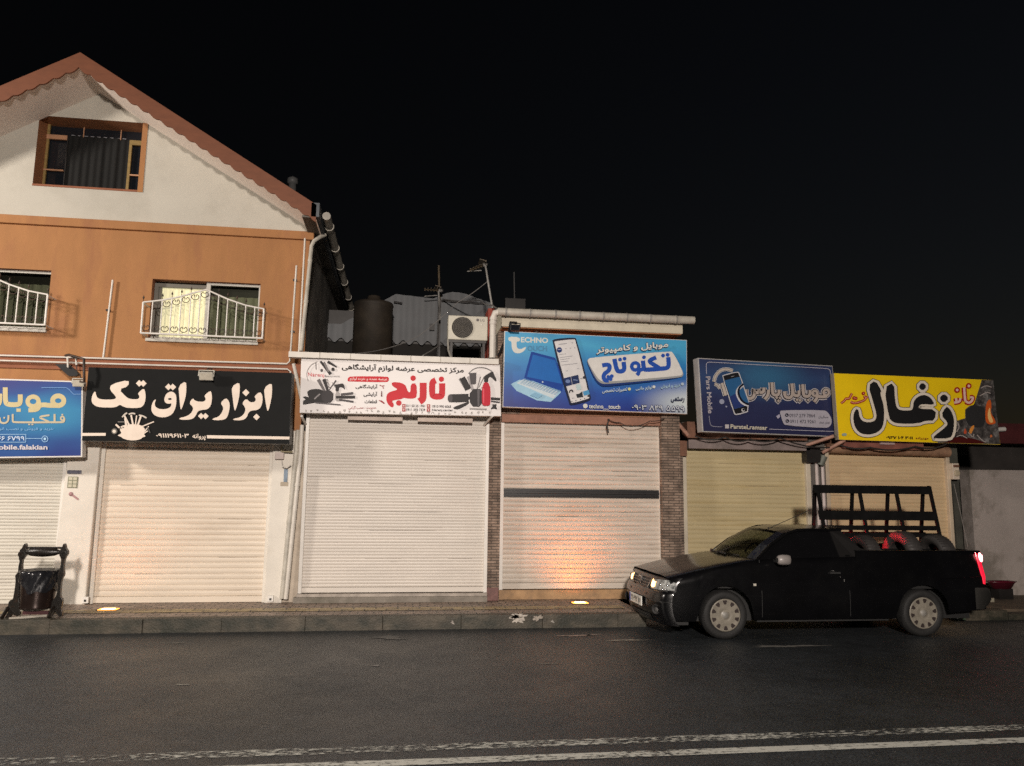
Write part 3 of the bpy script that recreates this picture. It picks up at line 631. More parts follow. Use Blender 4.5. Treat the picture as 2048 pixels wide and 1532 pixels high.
m = MB(); m.box(x0-.02, x1+.02, Y5-.1, Y5-.02, zt-.02, px(1480, 897, Y5-.1).z, pm('shade_board', (.13, .11, .05), .8, var=.3)); m.box(x0, x1, Y5-.14, Y5+.1, px(1480, 878, Y5-.14).z, 2.95, RUSTB); obj('header', m, yshop)
x2 = px(1655, 960, Y5).x; x3 = px(1890, 960, Y5).x; zt6 = px(1780, 912, Y5).z
shutter(yshop, x2, x3, zb, zt6+.12, Y5, .06, .008, TANSH, .06, pm('tan_guide', (.50, .41, .30), .5, var=.15), 9, .08, .07)
m = MB(); m.box(x2-.05, x3+.03, Y5-.12, Y5+.3, zt6+.05, zt6+.16, RUSTB); m.tube([(x2, Y5-.1, zt6+.10), (x3+.02, Y5-.1, zt6+.08)], .085, pm('rusty_tin', (.26, .15, .09), .7, var=.35, vs=7), 12); obj('shutter_roll', m, yshop)
m = MB(); m.box(x2-.1, x3+.1, Y5-.02, Y5+.3, zt6+.17, 3.0, RUSTB); obj('header', m, yshop)
m = MB(); m.box(x1+.07, x2-.055, Y5-.05, 12.6, .0, 2.9, pm('dark_grey_render', (.11, .10, .09), .85, var=.3, vs=4)); obj('pillar', m, yshop)
for q in (.35, .72):
    X = x1+.07+(x2-.055-x1-.07)*q; pipe('drain_pipe', yshop, [(X, Y5-.09, zt6-.02), (X+.01, Y5-.09, .1)], .03, pm('lilac_white_pipe', (.46, .40, .38), .5, var=.15))
m = MB(); m.box(px(1348, 1000, Y5).x+.0, x0-.077, Y5-.12, 12.5, .02, 2.6, BRICK); m.box(x0-.15, x0-.02, Y5-.16, Y5-.075, px(1365, 908, Y5).z-.04, px(1365, 890, Y5).z+.06, RUSTB); obj('flank', m, yshop)
m = MB(); m.box(x3+.065, x3+.28, Y5+.02, 19, .0, 2.9, pm('black_green_plaster', (.05, .05, .04), .9, var=.4, vs=3)); m.box(4.7, x3+.28, 12.55, 19, .0, 3.0, DCONC); obj('side_wall', m, yshop)
for X, Y2, X3, Y3_, YA, YB in ((1605, 893, 1668, 872, 11.9, 11.65), (1378, 872, 1352, 842, 11.6, 11.95), (1645, 905, 1690, 880, 11.9, 11.65), (1640, 925, 1625, 905, 11.95, 11.95)):
    m = MB(); m.tube([px(X, Y2, YA), px(X3, Y3_, YB)], .03, pm('pink_rust_tube', (.34, .19, .14), .6, var=.3, vs=8), 8); obj('sign_bracket', m, yshop)
m = MB(); m.box(px(1610, 905, 11.9).x, px(1638, 905, 11.9).x, 11.85, 12.0, px(1620, 925, 11.9).z, px(1620, 895, 11.9).z, DARKM); m.tube([px(1648, 912, 11.88), px(1640, 930, 11.9)], .06, pm('grey_green_box', (.12, .13, .11), .6), 10); obj('junction_clutter', m, yshop)
m = MB(); m.box(px(1690, 900, 11.75).x, px(1850, 900, 11.75).x, 11.78, 12.0, px(1760, 898, 11.78).z, px(1760, 884, 11.78).z+.03, pm('dark_red_board', (.20, .07, .05), .7, var=.35, vs=5)); a = px(1762, 884, 11.76); m.box(a.x-.02, a.x+.24, 11.75, 11.78, a.z-.04, a.z+.025, pm('pale_pink_scrap', (.42, .30, .28), .7)); obj('under_sign_board', m, yshop)

# ---------------------------------------------------------------- right end: plaster wall, red-roofed building
m = MB(); YW = 12.35
wl = px(1943, 1000, YW).x; wt = px(1990, 941, YW).z
n = 40; rs = random.Random(5)
top = [(wl+(30-wl)*i/n, wt+.02*rs.uniform(-1, 1)) for i in range(n+1)]
m.prism([(wl, YW, -.1)]+[(30, YW, -.1)]+[(p[0], YW, p[1]) for p in reversed(top)], (0, .25, 0), pm('patchy_plaster', (.33, .29, .265), .9, var=.1, vs=1.0, bump=.3, bs=35, col2=(.20, .175, .15), m2=(.46, .56)))
single('plaster_wall', m, 'patchy grey and pink plaster garden wall beyond the tail of the pickup', 'wall')
redb = thing('red_roofed_house', 'dark building with a dull red roof edge showing right of the yellow sign', 'house', (11.5, 14, 0))
a = px(1988, 846, 13.5); c = px(2070, 893, 13.5)
m = MB(); m.box(a.x-1.5, 30, 13.5, 20, c.z+.05, a.z, pm('dull_red_roof', (.07, .013, .014), .6, var=.25, vs=3)); obj('roof', m, redb)
m = MB(); m.box(a.x-1.3, 30, 13.9, 19.8, 0, c.z+.06, pm('near_black_wall', (.035, .03, .027), .9, var=.4, vs=2)); obj('wall', m, redb)
m = MB(); q = px(2000, 860, 13.45); m.tube([q+Vector((-.15, 0, 0)), q+Vector((.1, 0, .02))], .045, WHITEM, 10); obj('vent_pipe', m, redb)
m = MB(); q = px(2003, 1171, 11.9); rows = []
for k in range(25):
    a = 2*math.pi*k/24; rows.append([q+Vector((math.cos(a)*r*1.0, math.sin(a)*r*.55, h)) for r, h in ((.25, .055), (.27, .07), (.24, .06), (.16, -.05), (0, -.06))])
m.grid(rows, pm('dark_red_plastic', (.07, .006, .014), .3, var=.2)); m.box(q.x-.12, q.x+.14, q.y-.08, q.y+.1, .1, q.z-.045, DARKM)
single('red_tray', m, 'dark red shallow tray propped low against the plaster wall', 'tray')
m = MB(); q = pz(1918, 1238, .0); rs = random.Random(11); rows = []
for i in range(9):
    th = math.pi*.5*i/8
    rows.append([q+Vector((math.cos(th)*.2*math.cos(a)*(1+.25*math.sin(3*a+i)), math.cos(th)*.13*math.sin(a), .13*math.sin(th)+.018*rs.uniform(-1, 1)*(i < 8))) for a in [2*math.pi*k/18 for k in range(19)]])
    rows[-1][-1] = rows[-1][0]
m.grid(rows, pm('green_plastic_film', (.10, .15, .10), .3, var=.35, vs=12))
single('plastic_bag', m, 'crumpled pale green plastic bag on the ground behind the rear wheel', 'bag')

# ---------------------------------------------------------------- roof level behind the low shop
shed = thing('metal_shed', 'grey corrugated metal shed wall rising behind the low shop', 'shed', (.6, 15, 3.6))
YS = 15.0
def corr(mb, x0, x1, za, zbf, Y, mat, pitch=.24, d=.010):
    n = int((x1-x0)/pitch*6); rows = [[], []]
    for i in range(n+1):
        X = x0+(x1-x0)*i/n; y = Y-d*math.sin(2*math.pi*X/pitch); zz = za(X) if callable(za) else za
        rows[0].append((X, y, zz-.05*math.sin(2*math.pi*X/pitch))); rows[1].append((X, y, zbf(X)))
    mb.grid(rows, mat)
GS = pm('grey_sheet_metal', (.15, .157, .165), .6, var=.12, vs=2, col2=(.14, .145, .15), m2=(.5, .75))
ptop = [(px(682, 650, YS).x, px(682, 648, YS).z), (px(777, 600, YS).x, px(777, 596, YS).z), (px(790, 588, YS).x, px(790, 588, YS).z), (px(868, 597, YS).x, px(868, 597, YS).z), (px(880, 590, YS).x, px(880, 590, YS).z), (px(905, 584, YS).x, px(905, 583.5, YS).z), (px(930, 587, YS).x, px(930, 587, YS).z), (px(965, 600, YS).x, px(965, 600, YS).z), (px(984, 606, YS).x, px(984, 606, YS).z)]
def zt_(X):
    for i in range(len(ptop)-1):
        if ptop[i][0] <= X <= ptop[i+1][0]: f = (X-ptop[i][0])/(ptop[i+1][0]-ptop[i][0]); return ptop[i][1]+(ptop[i+1][1]-ptop[i][1])*f
    return ptop[0][1] if X < ptop[0][0] else ptop[-1][1]
m = MB(); zl = px(840, 686, YS).z; corr(m, ptop[0][0]-.5, ptop[-1][0], zl, zt_, YS, GS); obj('sheet_wall', m, shed)
m = MB(); a = px(876, 600, YS-.06); c = px(883, 700, YS-.06); m.box(a.x, a.x+.065, YS-.1, YS-.05, c.z-.2, a.z+.02, DARKM); a = px(881, 602, YS); c = px(968, 608, YS); m.tube([a, c], .025, DARKM, 6); a = px(788, 604, YS-.06); m.tube([a, a+Vector((.16, 0, -.02))], .02, DARKM, 6); a = px(866, 655, YS-.06); m.box(a.x-.07, a.x+.03, YS-.1, YS-.05, a.z-.06, a.z+.07, DARKM); obj('post', m, shed)
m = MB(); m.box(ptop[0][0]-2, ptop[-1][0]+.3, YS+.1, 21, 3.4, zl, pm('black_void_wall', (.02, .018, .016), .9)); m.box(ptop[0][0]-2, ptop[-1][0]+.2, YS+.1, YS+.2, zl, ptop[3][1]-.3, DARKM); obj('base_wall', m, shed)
m = MB(); T0 = px(702, 690, 13.8); T1 = px(783, 690, 13.8); zt0 = px(740, 592, 13.8).z; cx = (T0.x+T1.x)/2; rr_ = (T1.x-T0.x)/2
TK = pm('dark_brown_tank', (.032, .024, .016), .7, var=.5, vs=2.5)
m.lathe([(0, 3.68-0), (rr_, 3.68), (rr_*1.0, zt0-.12), (rr_*1.03, zt0-.1), (rr_*.98, zt0-.05), (rr_*.35, zt0), (rr_*.33, zt0+.07), (rr_*.28, zt0+.09), (0, zt0+.09)], (cx, 13.8+rr_, 0), (0, 0, 1), TK, 36); single('water_tank', m, 'dark brown round rooftop water tank left of the grey shed', 'water tank')
# air conditioner
A0 = px(897, 630, 12.6); A1 = px(975, 681.5, 12.6); ac = thing('air_conditioner', 'cream outdoor air conditioner unit with round fan on a dark frame', 'air conditioner', ((A0.x+A1.x)/2, 12.7, A1.z))
ACM = pm('cream_enamel', (.56, .53, .44), .45, var=.06, vs=4); cx = px(925, 655, 12.6); r = .178
m = MB(); m.box(A0.x, A1.x, 12.6, 12.9, A1.z, A0.z, ACM); obj('casing', m, ac, .012)
m = MB(); m.lathe([(r, -.006), (r+.012, -.012), (r+.012, .0)], (cx.x, 12.6, cx.z), (0, 1, 0), ACM, 40); m.lathe([(0, -.004), (r, -.004)], (cx.x, 12.6, cx.z), (0, 1, 0), pm('fan_dark', (.035, .03, .024), .7, var=.4, vs=12), 40)
for q in range(1, 7): m.lathe([(r*q/7-.003, -.013), (r*q/7+.003, -.013)], (cx.x, 12.6, cx.z), (0, 1, 0), pm('fan_guard', (.09, .08, .065), .5), 32)
for q in range(8): a = math.pi*q/8; d = Vector((math.cos(a), 0, math.sin(a)))*r; c = Vector((cx.x, 12.586, cx.z)); m.tube([c-d, c+d], .003, pm('fan_guard', (.09, .08, .065), .5), 4)
obj('fan_grille', m, ac)
m = MB(); a = px(960, 640, 12.6); v, f = glyphs('LG', .02); v = [(p[0]*.065+a.x-.0, 12.595, p[1]*.065+a.z-.025) for p in v]; m.add(v, f, pm('grey_logo', (.12, .1, .1), .5)); m.lathe([(0, -.005), (.024, -.005)], (a.x-.04, 12.6, a.z-.002), (0, 1, 0), pm('grey_logo', (.12, .1, .1), .5), 16); m.box(a.x+.01, a.x+.035, 12.594, 12.6, a.z-.085, a.z-.07, WHITEM); obj('badge', m, ac)
m = MB()
for X in (A0.x+.06, A1.x-.06): m.box(X-.02, X+.02, 12.62, 12.66, 3.68, A1.z-.002, DARKM); m.box(X-.02, X+.02, 12.86, 12.9, 3.68, A1.z-.002, DARKM)
m.box(A0.x+.02, A1.x-.02, 12.61, 12.65, A1.z-.045, A1.z-.003, DARKM); obj('stand', m, ac)
a = px(980, 620, 12.75); m = MB(); m.box(a.x-.03, a.x+.07, 12.75, 13.2, 3.68, a.z+.03, pm('red_oxide_panel', (.30, .05, .03), .7, var=.3)); obj('red_panel', m, phone)
# aerials
GREYT = pm('aerial_tube', (.28, .27, .25), .45, var=.2, vs=8); OCHT = pm('brassy_aerial', (.11, .08, .045), .5, var=.3, vs=10)
def aerial(name, label, b0, t0, head, tip, Y):
    t = thing(name, label, 'aerial', px(b0[0], b0[1], Y), 'television aerials on the roof')
    m = MB(); m.tube([px(b0[0], b0[1], Y), px(t0[0], t0[1], Y)], .018, GREYT, 8); obj('mast', m, t)
    m = MB(); a = px(*head, Y); e = px(*tip, Y-.15); m.tube([a, e], .012, OCHT, 6); d = (e-a)
    for k in range(6):
        c = a+d*(k/5); l = .20-.02*k; m.tube([c+Vector((.0, -l, .0)), c+Vector((0, l, 0))], .007, OCHT, 5)
        m.tube([c+Vector((0, 0, -.025)), c+Vector((0, 0, .03))], .012, OCHT, 5)
    m.prism([a+Vector((-.10, -.16, .05)), a+Vector((.02, -.16, .02)), a+Vector((.02, .16, .02)), a+Vector((-.10, .16, .05))], (0, 0, .012), OCHT); m.tube([a+Vector((-.05, 0, -.1)), a+Vector((-.3, 0, -.13))], .010, GREYT, 6)
    m.lathe([(0, -.05), (.03, -.05), (.035, .02), (0, .04)], a, d, GREYT, 12)
    obj('yagi_head', m, t)
aerial('tv_aerial', 'tall tv aerial on a leaning thin mast above the air conditioner', (985, 616), (971, 532), (969, 530), (941, 540), 12.9)
aerial('tv_aerial', 'brassy tv aerial lying low over the top of the grey shed', (880, 640), (877, 582), (880, 581), (850, 579), 14.6)
m = MB(); m.tube([px(879, 600, 14.9), px(877.5, 531, 14.9)], .022, OCHT, 8); single('pole', m, 'short vertical rusty pole sticking up behind the grey shed', 'pole')
m = MB(); m.tube([px(1029, 600, 15.5), px(1028, 544, 15.5)], .016, pm('dim_pole', (.08, .08, .08), .6), 8); m.box(px(1010, 600, 15.5).x, px(1050, 600, 15.5).x, 15.45, 15.6, 3.5, px(1029, 598, 15.5).z, DARKM); single('pole', m, 'faint thin pole standing above the gutter of the brick pillared shop', 'pole')
def cable(pts, r, mat, label, sag=0.0):
    "pts: (x, y, Y) of the photograph; sagging between them"
    P_ = [px(*p) for p in pts]; out = []
    for i in range(len(P_)-1):
        for k in range(8): f = k/8; out.append(P_[i].lerp(P_[i+1], f)+Vector((0, 0, -sag*4*f*(1-f))))
    out.append(P_[-1]); m = MB(); m.tube(out, r, mat, 5); single('cable', m, label, 'cable')
GC = pm('grey_cable', (.20, .19, .18), .6); BC = pm('black_cable', (.02, .018, .016), .6)
cable([(976, 562, 12.9), (915, 605, 12.9), (840, 670, 12.6), (780, 695, 12.3), (705, 707, 11.8)], .006, GC, 'thin grey cable slanting down from the tall tv aerial', .02)
cable([(880, 600, 14.5), (877, 640, 14.2), (875, 675, 13.5), (877, 692, 13), (862, 702, 12.5), (846, 711, 12)], .012, GC, 'pale cable hanging down the front of the grey shed')
cable([(896, 680, 12.6), (897, 700, 12.4), (902, 714, 12.1)], .02, pm('pale_hose', (.36, .34, .3), .6), 'pale hose dropping below the air conditioner')
cable([(885, 598, 14.9), (960, 601, 13.5), (985, 610, 12.6), (1005, 617, 11.7)], .012, GC, 'grey cable running from the shed top to the gutter end', .03)
cable([(1215, 838, 11.8), (1240, 845, 11.8), (1265, 853, 11.7), (1300, 842, 11.7), (1330, 836, 11.7)], .007, BC, 'black cable looping under the light blue sign', .02)
cable([(1218, 838, 11.8), (1214, 852, 11.8), (1217, 866, 11.8)], .012, BC, 'black cable end dangling over the top of the banded shutter')
cable([(1390, 872, 11.7), (1450, 874, 11.6), (1500, 878, 11.6), (1560, 876, 11.6), (1660, 895, 11.8)], .012, BC, 'dark cable bundle sagging under the navy sign', .05)
cable([(1670, 886, 11.8), (1740, 895, 11.7), (1830, 893, 11.7), (1893, 888, 11.7)], .014, BC, 'dark cable sagging under the yellow sign', .05)
cable([(1908, 968, 11.9), (1922, 1030, 11.6), (1936, 1095, 11.3)], .005, GC, 'fine taut wire running down from the meter box')
# wall boxes
def boxthing(name, c, w_, h_, Y, d, mat, label, cat, extra=None):
    a = px(c[0], c[1], Y); m = MB(); m.box(a.x-w_/2, a.x+w_/2, Y-d, Y, a.z-h_/2, a.z+h_/2, mat)
    if extra: extra(m, a)
    return single(name, m, label, cat, bevel=.006)
def dial(m, a): m.lathe([(0, -.12), (.05, -.12), (.055, -.1)], (a.x+.01, 12.0, a.z-.03), (0, 1, 0), pm('meter_glass', (.4, .34, .24), .25), 18); m.box(a.x-.05, a.x+.05, 11.88, 11.9, a.z+.07, a.z+.11, RUSTB)
boxthing('meter_box', (1904, 943), .12, .27, 12.0, .1, pm('meter_white', (.55, .47, .38), .5, var=.1, vs=8), 'white electricity meter box at the right edge of the tan shutter', 'meter', dial)
boxthing('junction_box', (560, 912), .125, .10, PY-.0, .07, pm('pinkish_box', (.52, .44, .40), .55), 'small pinkish junction box with wires on the pillar below the black sign', 'junction box')
boxthing('door_plate', (571.5, 951), .055, .19, PY, .008, pm('blue_grey_plate', (.14, .20, .27), .4, var=.35, vs=14), 'narrow blue grey plate on the pillar under the junction box', 'plate')
boxthing('door_plate', (568.5, 968), .11, .06, PY, .006, pm('wood_plate', (.36, .30, .22), .5, var=.2, vs=14), 'small beige plate on the pillar under the blue grey one', 'plate')
cable([(570, 884, 11.68), (563, 893, 11.66), (563, 903, 11.66), (585, 904, 11.64)], .011, pm('beige_cable', (.30, .26, .16), .6), 'beige cable bent into the junction box on the pillar')
cable([(563, 920, 11.66), (565, 933, 11.66), (573, 936, 11.66), (582, 930, 11.66)], .008, WHITEP, 'white wire loop hanging below the junction box')
boxthing('wall_plate', (149, 944), .19, .05, PY-.01, .012, pm('slate_plate', (.10, .10, .13), .4, var=.3, vs=20), 'slim dark slate plate near the top of the left white pillar', 'plate')
def tiles(m, a):
    for sx in (-.03, .03):
        for sz in (-.05, .0, .05): m.box(a.x+sx-.024, a.x+sx+.024, PY-.012, PY-.005, a.z+sz-.02, a.z+sz+.02, pm('cream_tile', (.55, .52, .40), .4))
boxthing('switch_panel', (145.5, 964.5), .135, .16, PY-.004, .004, pm('olive_frame', (.22, .22, .15), .5), 'square panel of small cream buttons on the left white pillar', 'switch panel', tiles)
m = MB(); a = px(142, 988, PY); c = px(157, 999, PY); d = Vector((0, -.004, 0)); m.obox(a+d, c+d, (0.006, 0, .012), (0, .003, 0), pm('faded_pink', (.38, .22, .22), .7)); m.lathe([(0, -.008), (.03, -.008), (.03, .004)], a, (0, 1, 0), pm('faded_pink', (.38, .22, .22), .7), 10); single('sticker', m, 'faded pink brush shaped sticker on the left white pillar', 'sticker')
# ---------------------------------------------------------------- floodlights
def flood(label, c, Y, wv, mat, face, tilt=.5, arm=None):
    p = px(c[0], c[1], Y); t = thing('floodlight', label, 'floodlight', p); m = MB(); h = wv*.62; cy, cz = math.cos(tilt), math.sin(tilt)
    U = Vector((0, cz, cy)); N = Vector((0, -cy, cz)); X = Vector((1, 0, 0)); v = []
    for s_, q in ((1, 0), (.8, .07)):
        for a, e in ((-1, -1), (1, -1), (1, 1), (-1, 1)): v.append(p+X*(a*wv/2*s_)+U*(e*h/2*s_)-N*q*-1*(-1))
    m.add(v, [(0, 1, 2, 3), (7, 6, 5, 4), (0, 4, 5, 1), (1, 5, 6, 2), (2, 6, 7, 3), (3, 7, 4, 0)], mat); obj('housing', m, t, .006)
    m = MB(); v = [p+X*(a*wv/2*.84)+U*(e*h/2*.8)+N*.004 for a, e in ((-1, -1), (1, -1), (1, 1), (-1, 1))]; m.add(v, [(0, 1, 2, 3)], face); obj('lens', m, t)
    m = MB()
    for a in (-1, 1): m.tube([p+X*(a*wv*.53), p+X*(a*wv*.53)+Vector((0, .02, h*.75))], .008, mat, 5)
    m.tube([p+X*(-wv*.53)+Vector((0, .02, h*.75)), p+X*(wv*.53)+Vector((0, .02, h*.75))], .008, mat, 5); obj('yoke', m, t)
    if arm:
        m = MB(); m.tube([px(*q) for q in arm[0]], arm[1], arm[2], 6); obj('arm', m, t)
    return t
LENS = pm('flood_glass', (.50, .46, .38), .25, var=.15, vs=14); WG = pm('flood_white', (.48, .46, .40), .5, var=.15, vs=9)
flood('white floodlight under a dark bent arm at the corner of the blue sign', (156, 767), 11.22, .15, WG, LENS, -.3, ([(131, 711, 11.5), (137, 709.5, 11.4), (150, 713, 11.25), (168, 718, 11.2), (168, 740, 11.18), (168.5, 764, 11.2), (160, 763, 11.21)], .018, RUSTM))
flood('small white floodlight hung over the top of the black sign', (412, 753), 11.1, .19, WG, LENS, -.5, ([(424, 738, 11.6), (416, 737, 11.3), (412, 744, 11.12)], .012, DARKM))
flood('black floodlight on a slanted black arm at the light blue sign', (1030, 655), 11.3, .15, BLACKM, GLASSD, -.2, ([(997, 712, 11.75), (1004, 696, 11.65), (1019, 660, 11.5), (1021, 645, 11.4), (1033, 646, 11.3)], .022, BLACKM))
a = px(128, 728, 11.7); m = MB(); q = [px(x_, y_, 11.45) for x_, y_ in ((110, 728), (136, 728), (155, 744), (156, 750), (150, 752), (137, 752))]; m.prism(q, (0, .07, 0), BLACKM); m.tube([px(135, 715, 11.43), px(136, 735, 11.43)], .014, WHITEP, 6); m.tube([px(152, 715, 11.43), px(153, 730, 11.43)], .014, WHITEP, 6); m.tube([px(130, 715, 11.43), px(153, 715, 11.43)], .01, WHITEP, 6); m.tube([px(153, 730, 11.43), px(154, 745, 11.43), px(160, 748, 11.43), px(162, 760, 11.4)], .006, BC, 5)
single('floodlight', m, 'black slanted floodlight hung from white pipes left of the black sign', 'floodlight')

# ---------------------------------------------------------------- pavement lights
def ground_light(c, label, power, aim):
    p = pz(c[0], c[1], KZ+.004); t = thing('pavement_light', label, 'pavement light', p, 'square lights set in the pavement')
    m = MB(); m.box(p.x-.135, p.x+.135, p.y-.09, p.y+.09, KZ-.05, KZ+.006, DARKM); obj('frame', m, t, .003)
    m = MB(); m.box(p.x-.115, p.x+.115, p.y-.072, p.y+.072, KZ, KZ+.012, pm('amber_glass', (.8, .4, .1), .3, var=.02, emis=((1, .36, .05), 3.0))); m.box(p.x-.075, p.x+.075, p.y-.045, p.y+.045, KZ+.0125, KZ+.015, pm('hot_amber_glass', (1, .7, .4), .3, var=.02, emis=((1, .62, .26), 14))); obj('lens', m, t)
    l = bpy.data.lights.new('uplight', 'SPOT'); l.energy = power; l.color = (1, .22, .02); l.spot_size = R(135); l.spot_blend = 1; l.shadow_soft_size = .12
    o = bpy.data.objects.new('uplight', l); COL.objects.link(o); o.location = (0, 0, .03); o.parent = t; o.rotation_euler = (Vector((0, aim, 1))).to_track_quat('-Z', 'Y').to_euler()
ground_light((217, 1219), 'amber light glowing in the pavement before the ivory shutter', 13, .35)
ground_light((1160, 1206), 'amber light glowing in the pavement before the banded shutter', 70, .45)

# ---------------------------------------------------------------- litter bin
YB = 10.62
litter = thing('litter_bin', 'black ornamental iron litter bin lined with a black bag at the kerb', 'litter bin', (px(72, 1238, YB).x, YB, KZ))
IRON = pm('black_cast_iron', (.010, .008, .006), .35, var=.3, vs=14, col2=(.03, .014, .007), m2=(.55, .7), bump=.3, bs=60)
Bz = lambda p, Y=YB: px(p[0]/8.0625, 1070+p[1]/8.0625, Y)
lp = [(400, 135), (385, 150), (365, 180), (350, 215), (312, 245), (320, 265), (290, 290), (285, 325), (300, 350), (305, 390), (315, 430), (300, 480), (290, 540), (290, 600), (250, 640), (240, 670), (250, 700), (245, 800), (230, 900), (215, 990), (205, 1035), (165, 1050), (130, 1090), (125, 1180), (125, 1260), (90, 1310), (55, 1365), (130, 1370), (160, 1320), (200, 1260), (240, 1290), (260, 1310), (310, 1300), (325, 1220), (300, 1160), (315, 1090), (295, 1040), (295, 900), (310, 800), (330, 700), (365, 640), (350, 560), (350, 480), (360, 400), (385, 370), (425, 310), (435, 260), (415, 210), (425, 175), (415, 140)]
rp = [(1035, 135), (1015, 150), (1000, 195), (965, 240), (955, 310), (975, 370), (985, 400), (980, 470), (960, 560), (930, 610), (905, 700), (930, 780), (930, 880), (905, 980), (870, 1030), (835, 1060), (825, 1130), (810, 1200), (770, 1300), (760, 1330), (830, 1320), (850, 1250), (880, 1260), (910, 1250), (930, 1310), (1000, 1310), (1000, 1240), (985, 1200), (990, 1130), (1005, 1080), (1000, 1020), (970, 1010), (970, 900), (980, 780), (1000, 700), (1035, 640), (1025, 580), (1025, 490), (1040, 400), (1060, 350), (1090, 310), (1095, 270), (1080, 235), (1060, 215), (1055, 160)]
for pl, hl in ((lp, [(353, 310)]), (rp, [(1020, 310)])):
    m = MB(); pts = chaikin(pl); m.prism([Bz(p, YB-.02) for p in pts], (0, .05, 0), IRON)
    for h in hl: c = Bz(h, YB-.024); m.lathe([(.02, -.006), (.045, -.008), (.045, .004)], c, (0, 1, 0), IRON, 14)
    bs_ = Bz((pl[24] if pl is lp else (880, 1260)), YB); m.tube([(bs_.x, YB-.14, KZ+.02), (bs_.x, YB-.02, KZ+.12), (bs_.x, YB+.03, KZ+.12), (bs_.x, YB+.2, KZ+.02)], .024, IRON, 8)
    obj('side_frame', m, litter, .006)
m = MB(); a, c = Bz((425, 275)), Bz((970, 275)); L = (c-a); m.tube([a+L*f for f in (0, .05, .15, .35, .5, .65, .85, .95, 1)], [.022, .032, .048, .058, .06, .056, .045, .03, .02], IRON, 16); m.tube([Bz((415, 205)), Bz((1005, 208))], .014, IRON, 8); obj('hood', m, litter)
tl, tr_ = Bz((345, 575)), Bz((940, 580)); bl, br = Bz((312, 1180)), Bz((830, 1175)); ct = (tl+tr_)/2; cb = (bl+br)/2; rt, rb = (tr_-tl).x/2, (br-bl).x/2
ct.y += .03; cb.y += .03; m = MB(); rows = []
for f, s_ in ((0, 1), (.03, 1.03), (.06, 1), (.5, 1), (1, 1.0)):
    c_ = cb.lerp(ct, f); r_ = (rb+(rt-rb)*f)*s_; rows.append([c_+Vector((r_*math.cos(2*math.pi*k/40), r_*math.sin(2*math.pi*k/40), 0)) for k in range(41)])
m.grid(rows, pm('reddish_black_steel', (.032, .021, .018), .22, var=.25, vs=6, metal=.6)); m.add(rows[0][:40], [tuple(range(40))], IRON); obj('bucket', m, litter)
m = MB(); rows = []; rs = random.Random(4)
low = [.40+.16*math.sin(a*1.0+2.2)+.06*math.sin(3*a)+.05*math.sin(7*a+1) for a in [2*math.pi*k/60 for k in range(60)]]
for i in range(9):
    row = []
    for k in range(61):
        kk = k % 60; a = 2*math.pi*kk/60; f = 1-(i-1)/7*low[kk] if i > 0 else .96; c_ = cb.lerp(ct, f); r_ = rb+(rt-rb)*f
        r_ += (.012+.009*math.sin(11*a+i*.9)+.006*math.sin(23*a-i*1.7)) if i > 0 else -.05
        row.append(c_+Vector((r_*math.cos(a), r_*math.sin(a), .012 if i == 1 else 0)))
    rows.append(row)
m.grid(rows, pm('black_bag_plastic', (.012, .012, .014), .22, var=.2, vs=9, spec=.7)); obj('bag_liner', m, litter)
m = MB(); GB = pm('pale_steel_bar', (.32, .29, .24), .4, var=.2, vs=9)
a, c = Bz((320, 1205)), Bz((805, 1190)); m.obox(a, c, (0, 0, .016), (0, .012, 0), GB); a, c = Bz((150, 1345), YB-.12), Bz((760, 1297), YB-.02); m.obox(a, c, (0, 0, .012), (0, .012, 0), GB); obj('base_bar', m, litter)
m = MB(); m.box(px(45, 1230, YB).x, px(97, 1230, YB).x, YB-.01, YB+.03, Bz((600, 1280)).z, Bz((600, 1225)).z, pm('dark_maroon', (.05, .014, .016), .5)); obj('cross_plate', m, litter)
